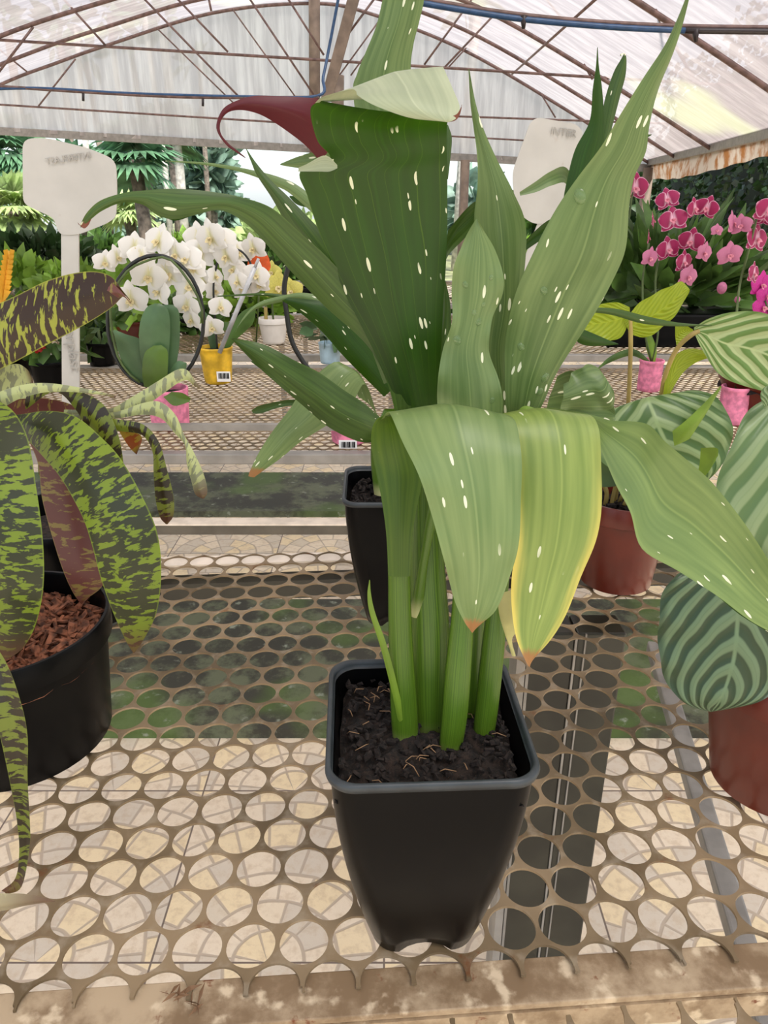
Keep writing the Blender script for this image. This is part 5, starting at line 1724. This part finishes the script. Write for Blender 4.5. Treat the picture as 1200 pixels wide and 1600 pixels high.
FP = [(20, 330, 15, 80, 22, 'palm_lite', 'pale fan palm at the far left behind the white tag'),
      (210, 250, 14, 90, 26, 'palm', 'dark fan palm right of the white tag'),
      (200, 335, 17, 60, 20, 'palm_lite', 'small pale fan palm below the dark one'),
      (265, 215, 20, 75, 22, 'palm', 'tall fan palm touching the roof edge'),
      (30, 240, 19, 80, 22, 'palm', 'tall palm behind the left end of the roof rail'),
      (120, 290, 22, 90, 24, 'palm', 'palm hidden behind the white tag plate'),
      (0, 420, 12, 60, 16, 'palm_lite', 'low pale palm at the left edge')]
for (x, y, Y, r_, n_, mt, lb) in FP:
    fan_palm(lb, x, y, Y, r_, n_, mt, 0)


def tree(label, x, y, Y, rx, ry, mat, n=260, ls=.5, tr=.16, tmat='bark'):
    c = P(x, y, Y)
    k = pxm(Y, y)
    t = thing('tree', label, 'tree', (c.x, Y, -0.05))
    mb = MB(); bush(mb, c, rx * k, rx * k * .8, ry * k, n, ls, rb_, 1.5, .1); mb.build('crown', M[mat], t)
    mb = MB(); mb.tube([(c.x, Y, -.05), (c.x + .1, Y, c.z * .5), (c.x, Y, c.z)], [tr, tr * .8, tr * .5], 8); mb.build('trunk', M[tmat], t)


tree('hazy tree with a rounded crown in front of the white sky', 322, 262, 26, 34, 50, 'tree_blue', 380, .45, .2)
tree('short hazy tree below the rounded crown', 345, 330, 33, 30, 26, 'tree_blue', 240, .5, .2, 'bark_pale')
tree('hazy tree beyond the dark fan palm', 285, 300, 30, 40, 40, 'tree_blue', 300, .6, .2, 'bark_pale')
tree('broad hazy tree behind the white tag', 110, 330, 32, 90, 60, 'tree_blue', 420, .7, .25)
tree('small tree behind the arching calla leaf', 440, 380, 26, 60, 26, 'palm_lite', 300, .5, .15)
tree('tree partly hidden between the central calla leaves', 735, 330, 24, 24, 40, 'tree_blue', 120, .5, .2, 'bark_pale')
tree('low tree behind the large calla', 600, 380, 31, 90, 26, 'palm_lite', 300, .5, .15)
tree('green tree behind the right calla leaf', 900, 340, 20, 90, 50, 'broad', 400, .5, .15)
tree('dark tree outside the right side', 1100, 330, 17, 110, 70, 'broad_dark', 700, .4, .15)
TR = [(130, 22, .10, 'bark'), (152, 20, .08, 'bark_pale'), (176, 24, .10, 'bark'), (212, 19, .07, 'bark'), (242, 21, .09, 'bark'), (268, 19, .07, 'bark_pale'), (289, 20, .13, 'bark_pale'), (62, 20, .12, 'bark'), (330, 25, .08, 'bark'), (714, 18, .12, 'bark_pale')]
where = ['just right of the white tag', 'pale, second right of the white tag', 'third right of the white tag', 'below the dark fan palm', 'left of the white orchids', 'pale and slim above the white orchids', 'pale and thick above the white orchids', 'left of the white tag stem', 'below the hazy round crown', 'between the central calla leaves']
for (x, Y, r_, mt), wv in zip(TR, where):
    c = P(x, 395, Y)
    mb = MB(); mb.tube([(c.x, Y, -.05), (c.x + .06, Y, 2.2), (c.x + rb_.uniform(-.3, .3), Y, 5.2)], [r_ * 1.1, r_, r_ * .8], 8)
    t = thing('palm_tree', 'tall slender trunk outside, ' + wv, 'tree', (c.x, Y, -.05))
    mb.build('trunk', M[mt], t)
    mb = MB(); bush(mb, (c.x, Y, 5.3), .35, .35, .25, 26, .22, rb_, 2.4, .2); mb.build('crown', M['palm'], t)
# shrubs outside at the end
for (x, Y, rx, ry, mt, lb) in ((20, 12.5, 110, 26, 'broad_dark', 'dark hedge shrub outside at far left'), (160, 12.8, 80, 24, 'broad', 'green shrub below the palms'), (300, 13, 90, 24, 'broad_lime', 'light shrub behind the white orchids outside'),
                               (440, 13, 90, 24, 'broad', 'green shrub outside behind the calla leaves'), (600, 13, 100, 26, 'broad', 'shrub outside hidden by the calla'), (780, 13, 100, 26, 'broad_lime', 'light shrub outside behind the short leaf'), (930, 12.5, 70, 40, 'broad', 'shrub outside beside the corner post')):
    c = P(x, 400, Y)
    k = pxm(Y, 400)
    t = thing('shrub', lb, 'shrub', (c.x, Y, -.05))
    mb = MB(); bush(mb, (c.x, Y, .42), rx * k * .5, .4, .42, 420, .2, rb_, 1.4, .3); mb.build('foliage', M[mt], t)
    mb = MB(); mb.tube([(c.x, Y, -.05), (c.x, Y, .4)], .05, 6); mb.build('stem', M['bark'], t)
# small pale building seen far left
t = thing('garden_shed', 'small pale shed with a brown roof among the trees at left', 'building', P(72, 385, 24))
c = P(78, 385, 24)
mb = MB(); mb.box((c.x, 24, .75), 1.3, 1.5, 1.6); mb.build('wall', M['white'], t, smooth=False)
mb = MB(); mb.box((c.x, 24, 1.62), 1.6, 1.8, .12); mb.build('roof', M['rib'], t, smooth=False)
# ivy covered bank along the right side
t = thing('ivy_hedge', 'tall dark ivy hedge under the stained roof edge at right', 'hedge', (5.2, 9, -.05))
mb = MB()
for i in range(6200):
    s = rb_.random()
    Yh = 4.0 + s * 10.0
    xh = prof(min(Yh, 10.6), 1)[-1].x + .9 + (0.0) + rb_.uniform(-.15, .15) + max(0, Yh - 10.6) * .1
    z = rb_.uniform(0, 3.4)
    n0 = noise.noise(Vector((Yh * 1.3, z * 1.3, 4.0)))
    p = Vector((xh + n0 * .5, Yh, z))
    d = Vector((rb_.uniform(-1, .2), rb_.uniform(-1, 1), rb_.uniform(-1, .3))).normalized()
    s_ = d.cross(Vector((rb_.uniform(-1, 1), rb_.uniform(-1, 1), .3))).normalized()
    L_ = rb_.uniform(.06, .13)
    mb.add([p, p + d * L_ * .5 + s_ * L_ * .4, p + d * L_, p + d * L_ * .5 - s_ * L_ * .4], [(0, 1, 2, 3)])
mb.build('ivy_leaves', M['broad_dark'], t, smooth=False)
mb = MB()
rows = []
for i in range(12):
    Yh = 3.8 + i * 1.0
    x = prof(min(Yh, 10.6), 1)[-1].x + 1.35 + max(0, Yh - 10.6) * .1
    rows.append([Vector((x + .2 * noise.noise(Vector((Yh, z * 1.0, 0))), Yh, z)) for z in [j * .45 - .05 for j in range(8)]])
mb.grid(rows)
mb.build('bank', mat_plain('hedge_core', G(26, 36, 18), .9, var=.3, scale=6), t)
# white ceramic and dry leaf litter on the flat bar
t = thing('dry_leaf_litter', 'pile of dry brown leaf scraps on the stained bar, left of the black pot', 'leaf litter', PZ(290, 1560, ZB))
t2 = t
mb = MB()
for _ in range(16):
    c = PZ(290 + rb_.gauss(0, 20), 1560 + rb_.gauss(0, 10), ZB + .003)
    a = rb_.uniform(0, 3.14)
    d = Vector((math.cos(a), math.sin(a), rb_.uniform(0, .3)))
    l = rb_.uniform(.003, .009)
    s_ = Vector((-d.y, d.x, .3)) * l * .12
    mb.add([c - d * l, c + s_ + Vector((0, 0, .002)), c + d * l, c - s_], [(0, 1, 2, 3)])
o = mb.build('scraps', mat_plain('dry_scrap', G(120, 90, 64), .8), t, smooth=False); o['kind'] = 'stuff'

GROUPS = {'leafy_plant': 'leafy plants on the far benches', 'fan_palm': 'fan palms outside', 'palm_tree': 'slender palms outside',
          'tree': 'trees outside', 'shrub': 'shrubs outside the end wall', 'plant_bench': 'perforated display benches',
          'plant_label': 'white plastic plant tags', 'irrigation_pipe': 'irrigation pipes under the roof',
          'potted_calla_lily': 'calla lilies in square black pots', 'potted_prayer_plant': 'prayer plants in red brown pots',
          'potted_orchid': 'potted orchids on the benches'}
for o in bpy.data.objects:
    if o.parent is None and o.get('label') and o.name.split('.')[0] in GROUPS:
        o['group'] = GROUPS[o.name.split('.')[0]]
